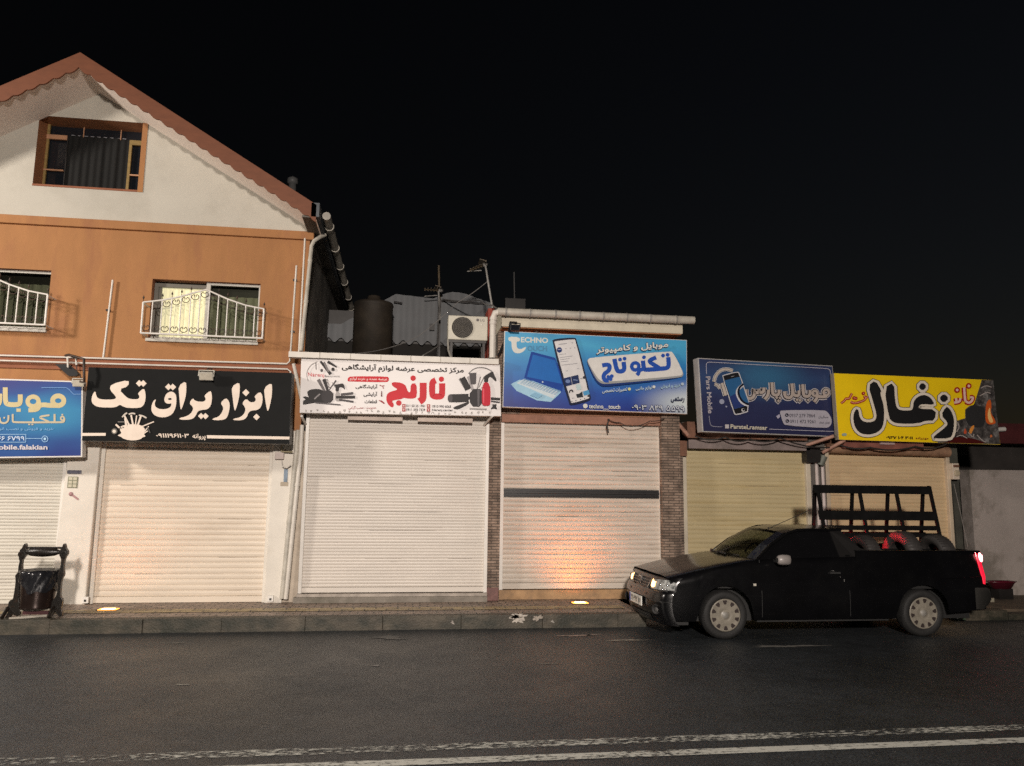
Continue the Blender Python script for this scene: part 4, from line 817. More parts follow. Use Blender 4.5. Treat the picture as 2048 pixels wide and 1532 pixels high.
# ---------------------------------------------------------------- shop signs
def grad(name, stops, axis='Z', c2=None, w=.5, rough=.42):
    "printed gradient over the panel's own height or width with soft colour clouds"
    m = bpy.data.materials.new(name); m.use_nodes = True; n = m.node_tree.nodes; L = m.node_tree.links; b = n['Principled BSDF']; b.inputs['Roughness'].default_value = rough
    tc = n.new('ShaderNodeTexCoord'); sx = n.new('ShaderNodeSeparateXYZ'); L.new(tc.outputs['Generated'], sx.inputs[0])
    r = n.new('ShaderNodeValToRGB'); e = r.color_ramp.elements
    e[0].position, e[0].color = stops[0][0], lin(stops[0][1]); e[1].position, e[1].color = stops[-1][0], lin(stops[-1][1])
    for p, c in stops[1:-1]: q = e.new(p); q.color = lin(c)
    nz = n.new('ShaderNodeTexNoise'); nz.inputs['Scale'].default_value = 1.6; nz.inputs['Detail'].default_value = 2; L.new(tc.outputs['Generated'], nz.inputs[0])
    a = n.new('ShaderNodeMath'); a.operation = 'MULTIPLY_ADD'; a.inputs[1].default_value = w; L.new(nz.outputs[0], a.inputs[0]); L.new(sx.outputs[axis], a.inputs[2])
    s = n.new('ShaderNodeMath'); s.operation = 'SUBTRACT'; s.inputs[1].default_value = w*.5; L.new(a.outputs[0], s.inputs[0]); L.new(s.outputs[0], r.inputs[0])
    out = r.outputs[0]
    if c2:
        col, cx, cz, rad = c2; cb = n.new('ShaderNodeCombineXYZ'); L.new(sx.outputs['X'], cb.inputs[0]); L.new(sx.outputs['Z'], cb.inputs[1])
        dv = n.new('ShaderNodeVectorMath'); dv.operation = 'DISTANCE'; dv.inputs[1].default_value = (cx, cz, 0); L.new(cb.outputs[0], dv.inputs[0])
        q = n.new('ShaderNodeMapRange'); q.inputs[1].default_value = 0; q.inputs[2].default_value = rad; q.inputs[3].default_value = 1; q.inputs[4].default_value = 0; q.interpolation_type = 'SMOOTHSTEP'; L.new(dv.outputs['Value'], q.inputs[0])
        mx = n.new('ShaderNodeMix'); mx.data_type = 'RGBA'; L.new(q.outputs[0], mx.inputs['Factor']); L.new(out, mx.inputs['A']); mx.inputs['B'].default_value = lin(col); out = mx.outputs['Result']
    L.new(out, b.inputs['Base Color']); return m
class Sign:
    def __init__(s, label, corners, Y, slope, thick, face, frame, org, sc, fw=0., group='shop signs above the shutters'):
        s.c = corners; s.Y = Y; s.s = slope; s.X0 = px(corners[0][0], corners[0][1], Y).x; s.o = org; s.k = sc; s.n = 0
        Q = [px(x, y, Y, slope, s.X0) for x, y in corners]
        c = sum(Q, Vector())/4; s.t = thing('shop_sign', label, 'sign', (c.x, c.y+thick, min(q.z for q in Q)), group)
        nrm = Vector((slope, -1, 0)).normalized(); s.nrm = nrm
        m = MB(); back = [q-nrm*thick for q in Q]; m.add(Q+back, [(0, 1, 2, 3), (7, 6, 5, 4), (0, 4, 5, 1), (1, 5, 6, 2), (2, 6, 7, 3), (3, 7, 4, 0)], frame); obj('cabinet', m, s.t, .004)
        cc = c; F = [cc+(q-cc)*(1) for q in Q]
        if fw: F = [Q[0]+(Q[1]-Q[0])*fw+(Q[3]-Q[0])*fw*2.2, Q[1]-(Q[1]-Q[0])*fw+(Q[2]-Q[1])*fw*2.2, Q[2]-(Q[2]-Q[3])*fw-(Q[2]-Q[1])*fw*2.2, Q[3]+(Q[2]-Q[3])*fw-(Q[3]-Q[0])*fw*2.2]
        else: F = [q-(q-c)*.004 for q in Q]
        m = MB(); m.keep = True; m.add([f+nrm*.003 for f in F], [(3, 2, 1, 0)], face); obj('face_panel', m, s.t)
        s.lay = {}; s.gl = .0045
    def at(s, x, y, off):
        p = px(s.o[0]+x/s.k, s.o[1]+y/s.k, s.Y, s.s, s.X0); return p+s.nrm*off
    def mb(s, part): return s.lay.setdefault(part, MB())
    def nx(s): s.gl += .00035; return s.gl
    def poly(s, part, pts, col, smooth=1, mat=None):
        if smooth: pts = chaikin(pts, smooth)
        o = s.nx(); s.mb(part).prism([s.at(x, y, o) for x, y in pts], (0, 0, 0), mat or ink(col), flat=True)
    def hole(s, part, pts, holes, col, smooth=1):
        o = s.nx(); f = lambda p: [s.at(x, y, o) for x, y in (chaikin(p, smooth) if smooth else p)]
        L = [f(pts)]+[f(h) for h in holes]; tri = tessellate_polygon(L); s.mb(part).add([v for l in L for v in l], [tuple(t) for t in tri], ink(col))
    def stroke(s, part, pts, w, col, closed=False, smooth=2, cap=True, mat=None):
        if smooth: pts = chaikin(pts, smooth, closed)
        if closed: pts = pts+[pts[0]]
        n = len(pts); ws = w if isinstance(w, (list, tuple)) else [w]*n
        if len(ws) != n: ws = [ws[0]+(ws[-1]-ws[0])*i/(n-1) for i in range(n)]
        Lf, Rg = [], []
        for i in range(n):
            a = pts[max(i-1, 0)]; c = pts[min(i+1, n-1)]
            if closed and i in (0, n-1): a, c = pts[-2], pts[1]
            dx, dy = c[0]-a[0], c[1]-a[1]; l = math.hypot(dx, dy) or 1; nx_, ny_ = -dy/l, dx/l; h = ws[i]/2
            Lf.append((pts[i][0]+nx_*h, pts[i][1]+ny_*h)); Rg.append((pts[i][0]-nx_*h, pts[i][1]-ny_*h))
        o = s.nx(); v = [s.at(x, y, o) for x, y in Lf]+[s.at(x, y, o) for x, y in Rg]
        m = mat or ink(col); s.mb(part).add(v, [(i, i+1, n+i+1, n+i) for i in range(n-1)], m)
    def disc(s, part, c, r, col, ry=None, n=20, mat=None): s.poly(part, [(c[0]+r*math.cos(6.2832*i/n), c[1]+(ry or r)*math.sin(6.2832*i/n)) for i in range(n)], col, 0, mat)
    def diamond(s, part, c, r, col): s.poly(part, [(c[0]-r, c[1]), (c[0], c[1]-r), (c[0]+r, c[1]), (c[0], c[1]+r)], col, 0)
    def text(s, part, t, BL, BR, TL, col, bold=.012):
        "the glyphs' own box is laid on the parallelogram BL BR TL"
        v, f = glyphs(t, 0)
        xs = [p[0] for p in v]; ys = [p[1] for p in v]; x0, x1, y0, y1 = min(xs)-bold, max(xs)+bold, min(ys)-bold, max(ys)+bold; o = s.nx(); m = s.mb(part); k = ink(col)
        def mp(p, o):
            u = (p[0]-x0)/(x1-x0); w_ = (p[1]-y0)/(y1-y0)
            return s.at(BL[0]+u*(BR[0]-BL[0])+w_*(TL[0]-BL[0]), BL[1]+u*(BR[1]-BL[1])+w_*(TL[1]-BL[1]), o)
        m.add([mp(p, o) for p in v], f, k)
        if bold > .004:
            for i, q in enumerate(bold_edges(v, f, bold)): m.add([mp(p, o-.00006-.00001*(i % 12)) for p in q], [(0, 1, 2, 3)], k)
    def tb(s, part, t, x0, x1, y0, y1, col, bold=.012, sl=0.): s.text(part, t, (x0, y1), (x1, y1+sl*(x1-x0)), (x0, y0), col, bold)
    def done(s):
        for k, m in s.lay.items():
            m.keep = False; o = obj(k.split('#')[0], m, s.t)

# ---- blue phone-shop sign cut by the left edge
s = Sign('blue phone shop sign with cream Persian lettering, cut by the left edge of the photo', [(-210, 751), (165.8, 762.3), (164.5, 914), (-210, 919)], 11.45, 0, .13,
         grad('print_blue_left', [(0, (30, 52, 122)), (.3, (30, 84, 144)), (.55, (40, 116, 165)), (.8, (32, 72, 138)), (1, (42, 52, 122))], 'Z', ((48, 130, 172), .82, .55, .35), .9), pm('white_sign_frame', (.68, .66, .63), .45, var=.05), (0, 720), 6.383, .008)
CR = (196, 182, 140); L_ = 'lettering'
s.stroke(L_, [(745+72*math.cos(6.2832*i/18), 520+62*math.sin(6.2832*i/18)) for i in range(18)], 62, CR, True, 0)
s.stroke(L_, [(745, 580), (640, 582), (560, 570), (500, 582)], 60, CR)
s.stroke(L_, [(425+70*math.cos(6.2832*i/18), 530+62*math.sin(6.2832*i/18)) for i in range(18)], 56, CR, True, 0)
s.stroke(L_, [(500, 540), (505, 600), (470, 638), (365, 642)], 54, CR)
s.stroke(L_, [(262, 440), (262, 545), (235, 572), (105, 570), (70, 540), (70, 350)], 62, CR); s.poly(L_, [(212, 620), (268, 620), (268, 662), (212, 662)], CR, 0)
s.stroke(L_, [(0, 430), (0, 560), (-60, 575), (-150, 575), (-180, 540), (-180, 350)], 62, CR)
C2 = (188, 176, 150)
s.stroke(L_, [(800+22*math.cos(6.2832*i/14), 745+24*math.sin(6.2832*i/14)) for i in range(14)], 20, C2, True, 0)
s.stroke(L_, [(824, 745), (822, 785), (800, 795), (640, 795)], 24, C2); s.stroke(L_, [(700, 690), (700, 795)], 26, C2, smooth=0)
s.stroke(L_, [(635, 705), (525, 720), (510, 738), (560, 758), (628, 790)], 24, C2); s.stroke(L_, [(640, 795), (430, 797), (172, 795), (166, 780), (166, 690)], 24, C2, smooth=1); s.stroke(L_, [(425, 742), (425, 795)], 24, C2, smooth=0)
s.stroke(L_, [(112, 705), (112, 775), (75, 808), (20, 805), (2, 770), (2, 735)], 24, C2); s.poly(L_, [(788, 690), (812, 690), (812, 708), (788, 708)], C2, 0); s.poly(L_, [(48, 728), (70, 728), (70, 748), (48, 748)], C2, 0)
for q in (378, 418): s.poly(L_, [(q-13, 815), (q+13, 815), (q+13, 832), (q-13, 832)], C2, 0)
s.tb(L_, fa('خرید و فروش و نصب انواع موبایل'), -260, 690, 858, 912, (120, 165, 205), .01)
for a, c in (((-300, 950), (335, 950)), ((-300, 1050), (332, 1050)), ((335, 950), (332, 1050)), ((335, 1003), (540, 1003))): s.stroke('ornament', [a, c], 7, (150, 190, 225), smooth=0)
s.tb(L_, '۰۹۱۱ ۶۶۶ ۶۷۹۹', -250, 318, 972, 1028, (190, 205, 225), .02)
s.stroke('ornament', [(578+38*math.cos(6.2832*i/18), 1008+38*math.sin(6.2832*i/18)) for i in range(18)], 8, (150, 190, 225), True, 0); s.disc('ornament', (578, 1008), 17, (170, 205, 230)); s.stroke('ornament', [(535, 355), (850, 355), (885, 375), (945, 438), (1040, 438)], 7, (120, 160, 210), smooth=0)
s.tb(L_, 'mobile.falakian', -105, 612, 1083, 1145, (200, 195, 200), .03)
s.done()

# ---- black hardware sign
s = Sign('black tool shop sign with big white Persian lettering and a cluster of tools', [(177, 734), (584.6, 745.8), (579, 888), (163.5, 881.3)], 11.3, -.03, .2, pm('print_black_panel', (.0075, .0078, .0078), .6, var=.12, vs=6, spec=.12), BLACKM, (150, 720), 4.452)
WH = (225, 210, 195)
s.poly(L_, [(480, 175), (325, 215), (308, 262), (362, 322), (368, 340), (340, 352), (250, 353), (205, 342), (188, 312), (184, 278), (165, 292), (148, 338), (150, 378), (178, 408), (225, 422), (340, 424), (375, 415), (400, 397), (430, 415), (475, 428), (580, 427), (612, 405), (628, 360), (630, 300), (615, 247), (558, 298), (575, 318), (572, 340), (555, 350), (490, 348), (455, 328), (392, 262), (478, 234)], WH)
for c in ((573, 208), (609, 209), (833, 240), (872, 241)): s.diamond(L_, c, 30, WH)
s.hole(L_, [(718, 350), (695, 370), (680, 420), (685, 465), (715, 497), (765, 512), (820, 508), (865, 485), (890, 445), (902, 400), (905, 340), (898, 305), (875, 285), (850, 280), (815, 300), (800, 330), (795, 360), (810, 385), (840, 390), (862, 385), (855, 415), (830, 432), (790, 440), (745, 435), (715, 415), (710, 385), (722, 358)], [[(828, 347), (840, 338), (858, 340), (866, 350), (850, 357), (835, 356)]], WH)
s.poly(L_, [(990, 186), (922, 230), (930, 330), (940, 438), (950, 440), (985, 340), (994, 260)], WH)
s.poly(L_, [(1205, 272), (1150, 318), (1167, 345), (1155, 370), (1110, 372), (1072, 365), (1050, 338), (1018, 385), (1048, 415), (1055, 440), (1030, 480), (985, 505), (935, 515), (928, 530), (1000, 534), (1050, 525), (1080, 490), (1095, 455), (1130, 445), (1180, 440), (1210, 410), (1222, 350), (1218, 295)], WH)
for c in ((1124, 499), (1163, 500)): s.diamond(L_, c, 28, WH)
s.poly(L_, [(1345, 336), (1296, 382), (1318, 415), (1322, 440), (1300, 485), (1270, 510), (1230, 520), (1223, 535), (1300, 537), (1345, 525), (1365, 490), (1380, 420), (1375, 370)], WH)
s.poly(L_, [(1465, 196), (1396, 236), (1402, 320), (1420, 450), (1432, 448), (1460, 350), (1470, 260)], WH)
s.poly(L_, [(1648, 281), (1596, 325), (1614, 350), (1600, 375), (1560, 378), (1525, 343), (1488, 385), (1515, 420), (1520, 450), (1500, 490), (1460, 515), (1415, 522), (1408, 537), (1490, 538), (1530, 515), (1545, 470), (1570, 450), (1620, 448), (1655, 425), (1672, 370), (1670, 315)], WH)
s.diamond(L_, (1523, 291), 32, WH); s.diamond(L_, (1617, 508), 30, WH)
s.poly(L_, [(1752, 203), (1683, 248), (1692, 340), (1712, 452), (1724, 453), (1750, 350), (1758, 260)], WH)
s.poly('stripe', [(62, 650), (277, 650), (275, 675), (62, 676)], WH, 0); s.poly('stripe#2', [(1175, 670), (1912, 683), (1910, 708), (1178, 698)], WH, 0)
s.tb(L_, fa('پروانه'), 1048, 1165, 655, 712, WH, .02, .03); s.tb(L_, '۰۹۱۱۱۹۶۱۱۰۳', 725, 1015, 654, 690, WH, .025, .01)
T = 'tool_picture'
s.poly(T, [(376, 672), (420, 655), (400, 620), (410, 590), (450, 578), (520, 570), (600, 582), (630, 620), (612, 655), (634, 682), (600, 690), (590, 705), (540, 717), (480, 715), (430, 700), (415, 685)], WH)
for a, c, w_ in (((490, 590), (440, 490), 15), ((520, 580), (502, 490), 15), ((560, 585), (590, 500), 15), ((600, 592), (705, 550), 10), ((400, 605), (366, 574), 16), ((540, 585), (552, 495), 10), ((460, 590), (450, 520), 18), ((620, 640), (660, 590), 9), ((615, 655), (650, 632), 10)): s.stroke(T, [a, c], w_, WH, smooth=0)
for a, c in (((424, 510), (468, 472)), ((482, 484), (540, 480)), ((572, 492), (640, 518))): s.stroke(T, [a, ((a[0]+c[0])/2, (a[1]+c[1])/2-8), c], 13, (200, 190, 178))
s.stroke(T, [(385, 552), (440, 552)], 9, (120, 115, 110), smooth=0); s.stroke(T, [(650, 600), (672, 650)], 10, (90, 88, 85), smooth=0); s.disc(T, (355, 635), 26, (110, 106, 100)); s.disc(T, (353, 636), 15, (225, 215, 200)); s.disc(T, (432, 600), 6, (30, 30, 30)); s.disc(T, (412, 606), 6, (30, 30, 30))
s.done()

# ---- white salon sign
s = Sign('white salon supplies sign with red Persian logo and hair tools at both ends', [(602.3, 716.4), (1000.2, 729.7), (1002.2, 832.3), (599.2, 825.5)], 11.45, -.01, .14, pm('print_white_panel', (.68, .645, .63), .42, var=.05, vs=3), WHITEM, (590, 700), 4.876)
RD = (198, 32, 45); DK = (48, 42, 42); GY = (120, 115, 114)
s.stroke(L_, [(1435, 325), (1435, 430), (1425, 452), (1395, 455), (1350, 452), (1337, 430), (1337, 335), (1345, 308), (1372, 296)], 60, RD)
s.disc(L_, (1428, 285), 26, RD); s.stroke(L_, [(1250, 320), (1250, 440), (1246, 480), (1212, 504)], 68, RD)
s.poly(L_, [(942, 312), (1035, 318), (1080, 345), (1090, 380), (1105, 410), (1125, 415), (1128, 328), (1186, 324), (1190, 450), (1165, 475), (1090, 475), (1060, 465), (1040, 480), (965, 490), (945, 500), (965, 530), (957, 564), (920, 548), (891, 500), (891, 440), (920, 410), (975, 395), (1002, 385), (970, 365), (945, 345)], RD)
s.disc(L_, (1152, 275), 27, RD); s.disc(L_, (1012, 517), 27, RD)
s.text(L_, fa('مرکز تخصصی عرضه لوازم آرایشگاهی'), (455, 212), (1645, 246), (455, 130), DK, .035)
s.poly('ornament', [(512, 305), (515, 275), (540, 256), (900, 258), (917, 275), (915, 300), (895, 316), (540, 308)], RD)
s.text(L_, fa('عرضه عمده و خرده لوازم'), (535, 302), (900, 308), (535, 266), (235, 215, 210), .02)
s.tb(L_, fa('آرایشگاهی'), 590, 805, 334, 382, DK, .03, .01); s.tb(L_, fa('آرایشی'), 668, 803, 406, 458, DK, .03, .01); s.tb(L_, fa('قطعات'), 678, 800, 484, 520, DK, .03, .01); s.tb(L_, fa('مدیریت : محب گرامی'), 520, 790, 546, 582, (150, 45, 50), .012, -.01)
for p in ([(825, 345), (850, 352), (872, 348)], [(855, 350), (862, 378)], [(820, 490), (872, 525)], [(838, 492), (872, 520)]): s.stroke('ornament', p, 8, (150, 50, 55), smooth=0)
s.stroke('ornament', [(845, 402), (845, 455)], [8, 16], (110, 70, 70), smooth=0)
for x_, y_ in ((1045, 528), (1045, 567), (1285, 530), (1285, 569)): s.poly('ornament', [(x_, y_), (x_+33, y_), (x_+33, y_+33), (x_, y_+33)], (170, 50, 52), 0); s.disc('ornament', (x_+16, y_+16), 8, (225, 205, 200), n=10)
for t, a, c, y_ in (('011 55 25 1901', 1084, 1268, 532), ('0911 393 7339', 1084, 1270, 570), ('0910 990 6065', 1337, 1522, 538), ('Narenj.center', 1337, 1540, 574)): s.tb(L_, t, a, c, y_, y_+(24 if t[0] == '0' else 28), (60, 52, 52), .02, .015)
s.tb(L_, 'Narenj', 128, 285, 220, 268, (200, 60, 70), -.002, .05); s.tb(L_, 'Beauty store', 292, 436, 246, 270, (90, 85, 85), .0, .01)
T = 'hair_tool_picture'; D1 = (40, 37, 38); D2 = (78, 74, 76)
s.poly(T, [(118, 400), (190, 378), (270, 388), (330, 430), (330, 520), (250, 520), (150, 500), (85, 530), (75, 500), (110, 480), (75, 465), (90, 450), (140, 470), (125, 440)], D1)
s.stroke(T, [(228, 288), (292, 405)], [34, 22], (105, 100, 100), smooth=0); s.stroke(T, [(283, 285), (322, 402)], [34, 24], D1, smooth=0)
for i in range(7): s.stroke(T, [(300+i*4, 292+i*13), (322+i*4, 286+i*13)], 4, D1, smooth=0)
s.stroke(T, [(402, 298), (328, 400)], [16, 8], D2, smooth=0); s.stroke(T, [(362, 318), (402, 345)], 6, GY, smooth=0); s.poly(T, [(372, 345), (440, 330), (478, 328), (492, 395), (465, 365), (430, 362), (430, 405), (395, 405), (398, 362)], D1)
s.poly(T, [(255, 398), (378, 398), (372, 515), (265, 515)], (52, 48, 50)); s.poly(T, [(395, 408), (438, 405), (450, 500), (392, 500)], (165, 160, 158)); s.stroke(T, [(448, 436), (570, 422)], 22, D2, smooth=0); s.stroke(T, [(400, 462), (588, 460)], 26, D1, smooth=0); s.stroke(T, [(430, 485), (572, 506)], 17, D2, smooth=0); s.stroke(T, [(80, 525), (200, 505)], 18, D1, smooth=0); s.stroke(T, [(200, 515), (445, 536)], 11, (90, 86, 88), smooth=0); s.stroke(T, [(100, 465), (180, 492)], 26, D1, smooth=0); s.stroke(T, [(190, 480), (245, 430)], 14, (150, 145, 145), smooth=0)
s.stroke(T, [(250, 112), (350, 238)], [20, 30], D1, smooth=0); s.stroke(T, [(320, 115), (408, 168)], [26, 14], D1, smooth=0); s.stroke(T, [(285, 120), (330, 215)], 20, GY, smooth=0); s.stroke(T, [(205, 118), (208, 190)], 10, GY, smooth=0); s.disc(T, (372, 190), 17, D1); s.disc(T, (262, 200), 14, D2); s.stroke(T, [(130, 300), (110, 230), (150, 150), (220, 115)], 8, (165, 160, 158))
s.stroke(T, [(1630, 272), (1690, 385)], [56, 62], D1, smooth=0)
for i in range(12): s.stroke(T, [(1614+i*5, 275+i*10), (1596+i*6, 292+i*10)], 4, D1, smooth=0)
s.stroke(T, [(1695, 258), (1735, 400)], [40, 20], (165, 160, 160)); s.poly(T, [(1697, 228), (1768, 224), (1765, 330), (1712, 340)], D2, 0); s.stroke(T, [(1808, 262), (1775, 380)], 10, GY, smooth=0); s.stroke(T, [(1845, 258), (1790, 370)], 8, GY, smooth=0)
s.poly(T, [(1700, 385), (1840, 380), (1825, 555), (1705, 552)], (46, 42, 45)); s.poly(T, [(1775, 390), (1800, 388), (1795, 550), (1780, 550)], (95, 90, 93), 0); s.stroke(T, [(1825+16*math.cos(6.2832*i/12), 380+16*math.sin(6.2832*i/12)) for i in range(12)], 7, (200, 195, 195), True, 0)
s.stroke(T, [(1512, 472), (1692, 468)], 76, D1, smooth=0); s.disc(T, (1512, 472), 24, D2, 38); s.stroke(T, [(1690, 470), (1715, 470)], 24, D1, smooth=0); s.poly(T, [(1535, 562), (1650, 520), (1700, 505), (1690, 530), (1590, 580), (1555, 578)], D1)
s.poly(T, [(1842, 318), (1882, 318), (1892, 345), (1905, 375), (1905, 525), (1890, 545), (1835, 547), (1820, 525), (1820, 375), (1832, 345)], (190, 25, 48)); s.poly(T, [(1832, 380), (1842, 378), (1842, 520), (1832, 520)], (225, 90, 105), 0); s.poly(T, [(1840, 318), (1842, 262), (1868, 240), (1930, 208), (1938, 240), (1968, 302), (1950, 306), (1912, 262), (1884, 268), (1882, 318)], D1)
s.stroke(T, [(1908, 475), (1998, 480)], 22, D1, smooth=0); s.stroke(T, [(1908, 500), (1996, 512)], 12, D2, smooth=0); s.poly(T, [(1900, 580), (1930, 545), (1915, 530), (1945, 535), (1965, 525), (1960, 560), (1972, 580), (1940, 572)], D1); s.stroke(T, [(1690, 230), (1740, 185), (1800, 170), (1870, 180), (1925, 215)], 6, (120, 118, 118)); s.stroke(T, [(1700, 572), (1870, 578)], 12, (170, 165, 163), smooth=0)
rs = random.Random(9)
for i in range(34):
    x_ = 110+i*54+rs.uniform(-12, 12); y_ = 598+(x_-100)*.012+rs.uniform(-14, 8)
    if 1040 < x_ < 1550 and y_ < 605: y_ += 22
    k = rs.choice([3, 4, 5]); r_ = rs.uniform(10, 18); a0 = rs.uniform(0, 6); s.stroke('ornament', [(x_+r_*math.cos(a0+j*2.2), y_+r_*.8*math.sin(a0+j*2.2)) for j in range(k)], 3.5, (168, 160, 152), smooth=1)
s.done()

# ---- light blue computer sign
s = Sign('light blue computer shop sign with laptop and upright phone pictures', [(1009, 662), (1373.8, 680), (1374.4, 828.2), (1005, 814.2)], 11.5, .04, .1,
         grad('print_blue_mid', [(0, (20, 44, 130)), (.25, (24, 74, 160)), (.55, (36, 122, 190)), (.85, (70, 165, 208)), (1, (62, 150, 200))], 'Z', ((205, 215, 215), 1.02, .14, .36), .45), pm('white_sign_frame', (.68, .66, .63), .45), (990, 600), 4.995, .0035)
WB = (215, 216, 210)
s.poly(L_, [(133, 365), (248, 372), (247, 415), (215, 412), (215, 465), (228, 488), (262, 492), (290, 475), (312, 466), (300, 500), (260, 530), (215, 535), (180, 515), (165, 475), (165, 412), (133, 408)], WB, 1)
s.tb(L_, 'ECHNO', 258, 530, 370, 424, WB, .035, .03); s.tb(L_, 'OUCH', 322, 518, 456, 510, (78, 138, 178), .04, .02)
T = 'laptop_picture'
s.poly(T, [(360, 517), (380, 520), (600, 578), (690, 800), (668, 916), (290, 778)], (24, 66, 150), 0); s.poly(T, [(378, 545), (600, 604), (670, 838), (318, 768)], (34, 104, 182), 0); s.disc(T, (475, 820), 8, (200, 215, 225))
s.poly(T, [(115, 862), (285, 776), (655, 910), (660, 925), (520, 1050)], (160, 200, 222), 1); s.poly(T, [(215, 830), (285, 792), (640, 915), (580, 985)], (205, 218, 224), 0)
for i in range(5):
    for j in range(13):
        x_ = 245+j*28-i*1+i*3; y_ = 828+j*9.3-i*9+2; s.poly(T, [(x_+i*9, y_), (x_+i*9+20, y_+7), (x_+i*9+26, y_+2.5), (x_+i*9+6, y_-4.5)], (128, 165, 195), 0)
s.poly(T, [(345, 955), (395, 925), (470, 955), (425, 985)], (135, 180, 208), 0)
T = 'phone_picture'
s.poly(T, [(563, 412), (590, 392), (785, 377), (812, 395), (957, 975), (942, 1010), (762, 1057), (733, 1042)], (28, 34, 58), 1); s.poly(T, [(584, 424), (600, 414), (785, 394), (799, 404), (940, 972), (930, 988), (770, 1032), (752, 1025)], (216, 214, 214), 1)
s.disc(T, (638, 503), 27, (28, 52, 110)); s.stroke(T, [(622, 500), (655, 497)], 5, (190, 195, 210), smooth=0)
for a, c, w_ in (((630, 448), (712, 438), 7), ((635, 548), (705, 541), 5), ((642, 580), (770, 562), 5), ((646, 600), (740, 588), 5), ((650, 622), (730, 612), 5), ((660, 655), (815, 636), 5), ((812, 690), (835, 687), 6), ((700, 712), (722, 709), 5), ((695, 490), (705, 489), 8), ((742, 486), (752, 485), 8), ((785, 482), (795, 481), 8), ((760, 432), (770, 431), 8), ((760, 985), (790, 981), 6)): s.stroke(T, [a, c], w_, (150, 150, 156), smooth=0)
s.poly(T, [(680, 786), (748, 768), (765, 850), (702, 866)], (26, 44, 92), 0); s.poly(T, [(752, 768), (824, 750), (840, 830), (769, 849)], (32, 48, 88), 0); s.disc(T, (722, 815), 24, (110, 130, 175), 18); s.stroke(T, [(775, 800), (820, 805)], 9, (120, 140, 180), smooth=0); s.disc(T, (885, 777), 14, (50, 50, 62)); s.stroke(T, [(845, 790), (868, 786)], 6, (130, 130, 135), smooth=0)
s.stroke(T, [(735, 930), (745, 902), (768, 905), (770, 925)], 13, (40, 38, 44)); s.poly(T, [(800, 850), (845, 840), (858, 895), (812, 905)], (185, 205, 208), 0); s.poly(T, [(802, 945), (830, 940), (866, 915), (873, 972), (815, 980)], (40, 46, 52), 0); s.poly(T, [(872, 918), (928, 900), (940, 945), (882, 958)], (80, 150, 195), 0); s.disc(T, (925, 962), 10, (40, 40, 50))
for q in (762, 802, 848, 888): s.disc(T, (q, 1016-(q-760)*.22), 6, (90, 90, 98), n=8)
T = 'button_picture'
s.poly(T, [(905, 620), (930, 590), (1700, 560), (1870, 740), (1860, 785), (1100, 872), (1045, 862), (985, 800)], (22, 50, 110), 2); s.poly(T, [(915, 600), (950, 578), (1735, 517), (1770, 526), (1873, 730), (1868, 765), (1835, 780), (1095, 846), (1045, 835), (1000, 795), (918, 635)], (150, 152, 152), 2); s.poly(T, [(920, 598), (952, 578), (1735, 517), (1768, 526), (1868, 722), (1860, 752), (1830, 762), (1095, 822), (1050, 812), (1010, 775), (922, 630)], (216, 214, 210), 2)
BL_ = (34, 78, 168)
s.stroke(L_, [(1720, 575), (1727, 655), (1712, 685), (1640, 692), (1500, 702), (1478, 695), (1468, 610)], 44, BL_); s.stroke(L_, [(1600, 578), (1540, 604), (1532, 622), (1580, 652), (1640, 690)], 42, BL_)
s.stroke(L_, [(1392+36*math.cos(6.2832*i/16), 668+36*math.sin(6.2832*i/16)) for i in range(16)], 36, BL_, True, 0); s.stroke(L_, [(1490, 690), (1430, 706), (1425, 735), (1408, 755)], 38, BL_)
s.stroke(L_, [(1275, 622), (1284, 690), (1270, 714), (1228, 720), (1205, 700), (1184, 592)], 44, BL_); s.stroke(L_, [(1062, 658), (1120, 648), (1140, 668), (1128, 712), (1082, 740), (1074, 780), (1090, 808), (1128, 808)], 42, BL_)
for c in ((1478, 577), (1240, 600), (1285, 591), (1668, 560), (1713, 553), (1122, 772), (1157, 765), (1145, 795)): s.disc(L_, c, 19, BL_)
t4 = fa('موبایل و کامپیوتر')
s.text(L_, t4, (1000, 560), (1722, 500), (1000, 470), (30, 56, 104), .065); s.text(L_, t4, (1005, 554), (1720, 496), (1004, 474), WB, .028)
for t, x_0, x_1, y0_, y1_, c, bc, bx in ((fa('تعمیرات تخصصی'), 1062, 1310, 890, 940, (190, 205, 215), (215, 215, 150), (1332, 893)), (fa('لوازم جانبی'), 1396, 1558, 872, 918, (185, 205, 215), (210, 212, 208), (1577, 872)), (fa('خرید و فروش'), 1645, 1842, 848, 892, (165, 195, 210), (175, 190, 205), (1860, 843))):
    s.text(L_, t, (x_0, y1_), (x_1, y1_-.075*(x_1-x_0)), (x_0, y0_), c, .022); s.disc('ornament', bx, 15, bc)
s.tb(L_, fa('رستمی'), 1745, 1880, 970, 1026, (28, 36, 70), .025, .01)
s.text(L_, '۰۹۰۳ ۸۴۹ ۵۵۹۹', (1352, 1104), (1884, 1122), (1352, 1042), (30, 44, 92), .06); s.text(L_, '۰۹۰۳ ۸۴۹ ۵۵۹۹', (1358, 1099), (1878, 1117), (1358, 1047), (205, 210, 214), .008)
s.tb(L_, 'techno__touch', 930, 1240, 1042, 1092, WB, .02, .025); s.disc('ornament', (893, 1062), 23, WB)
s.done()

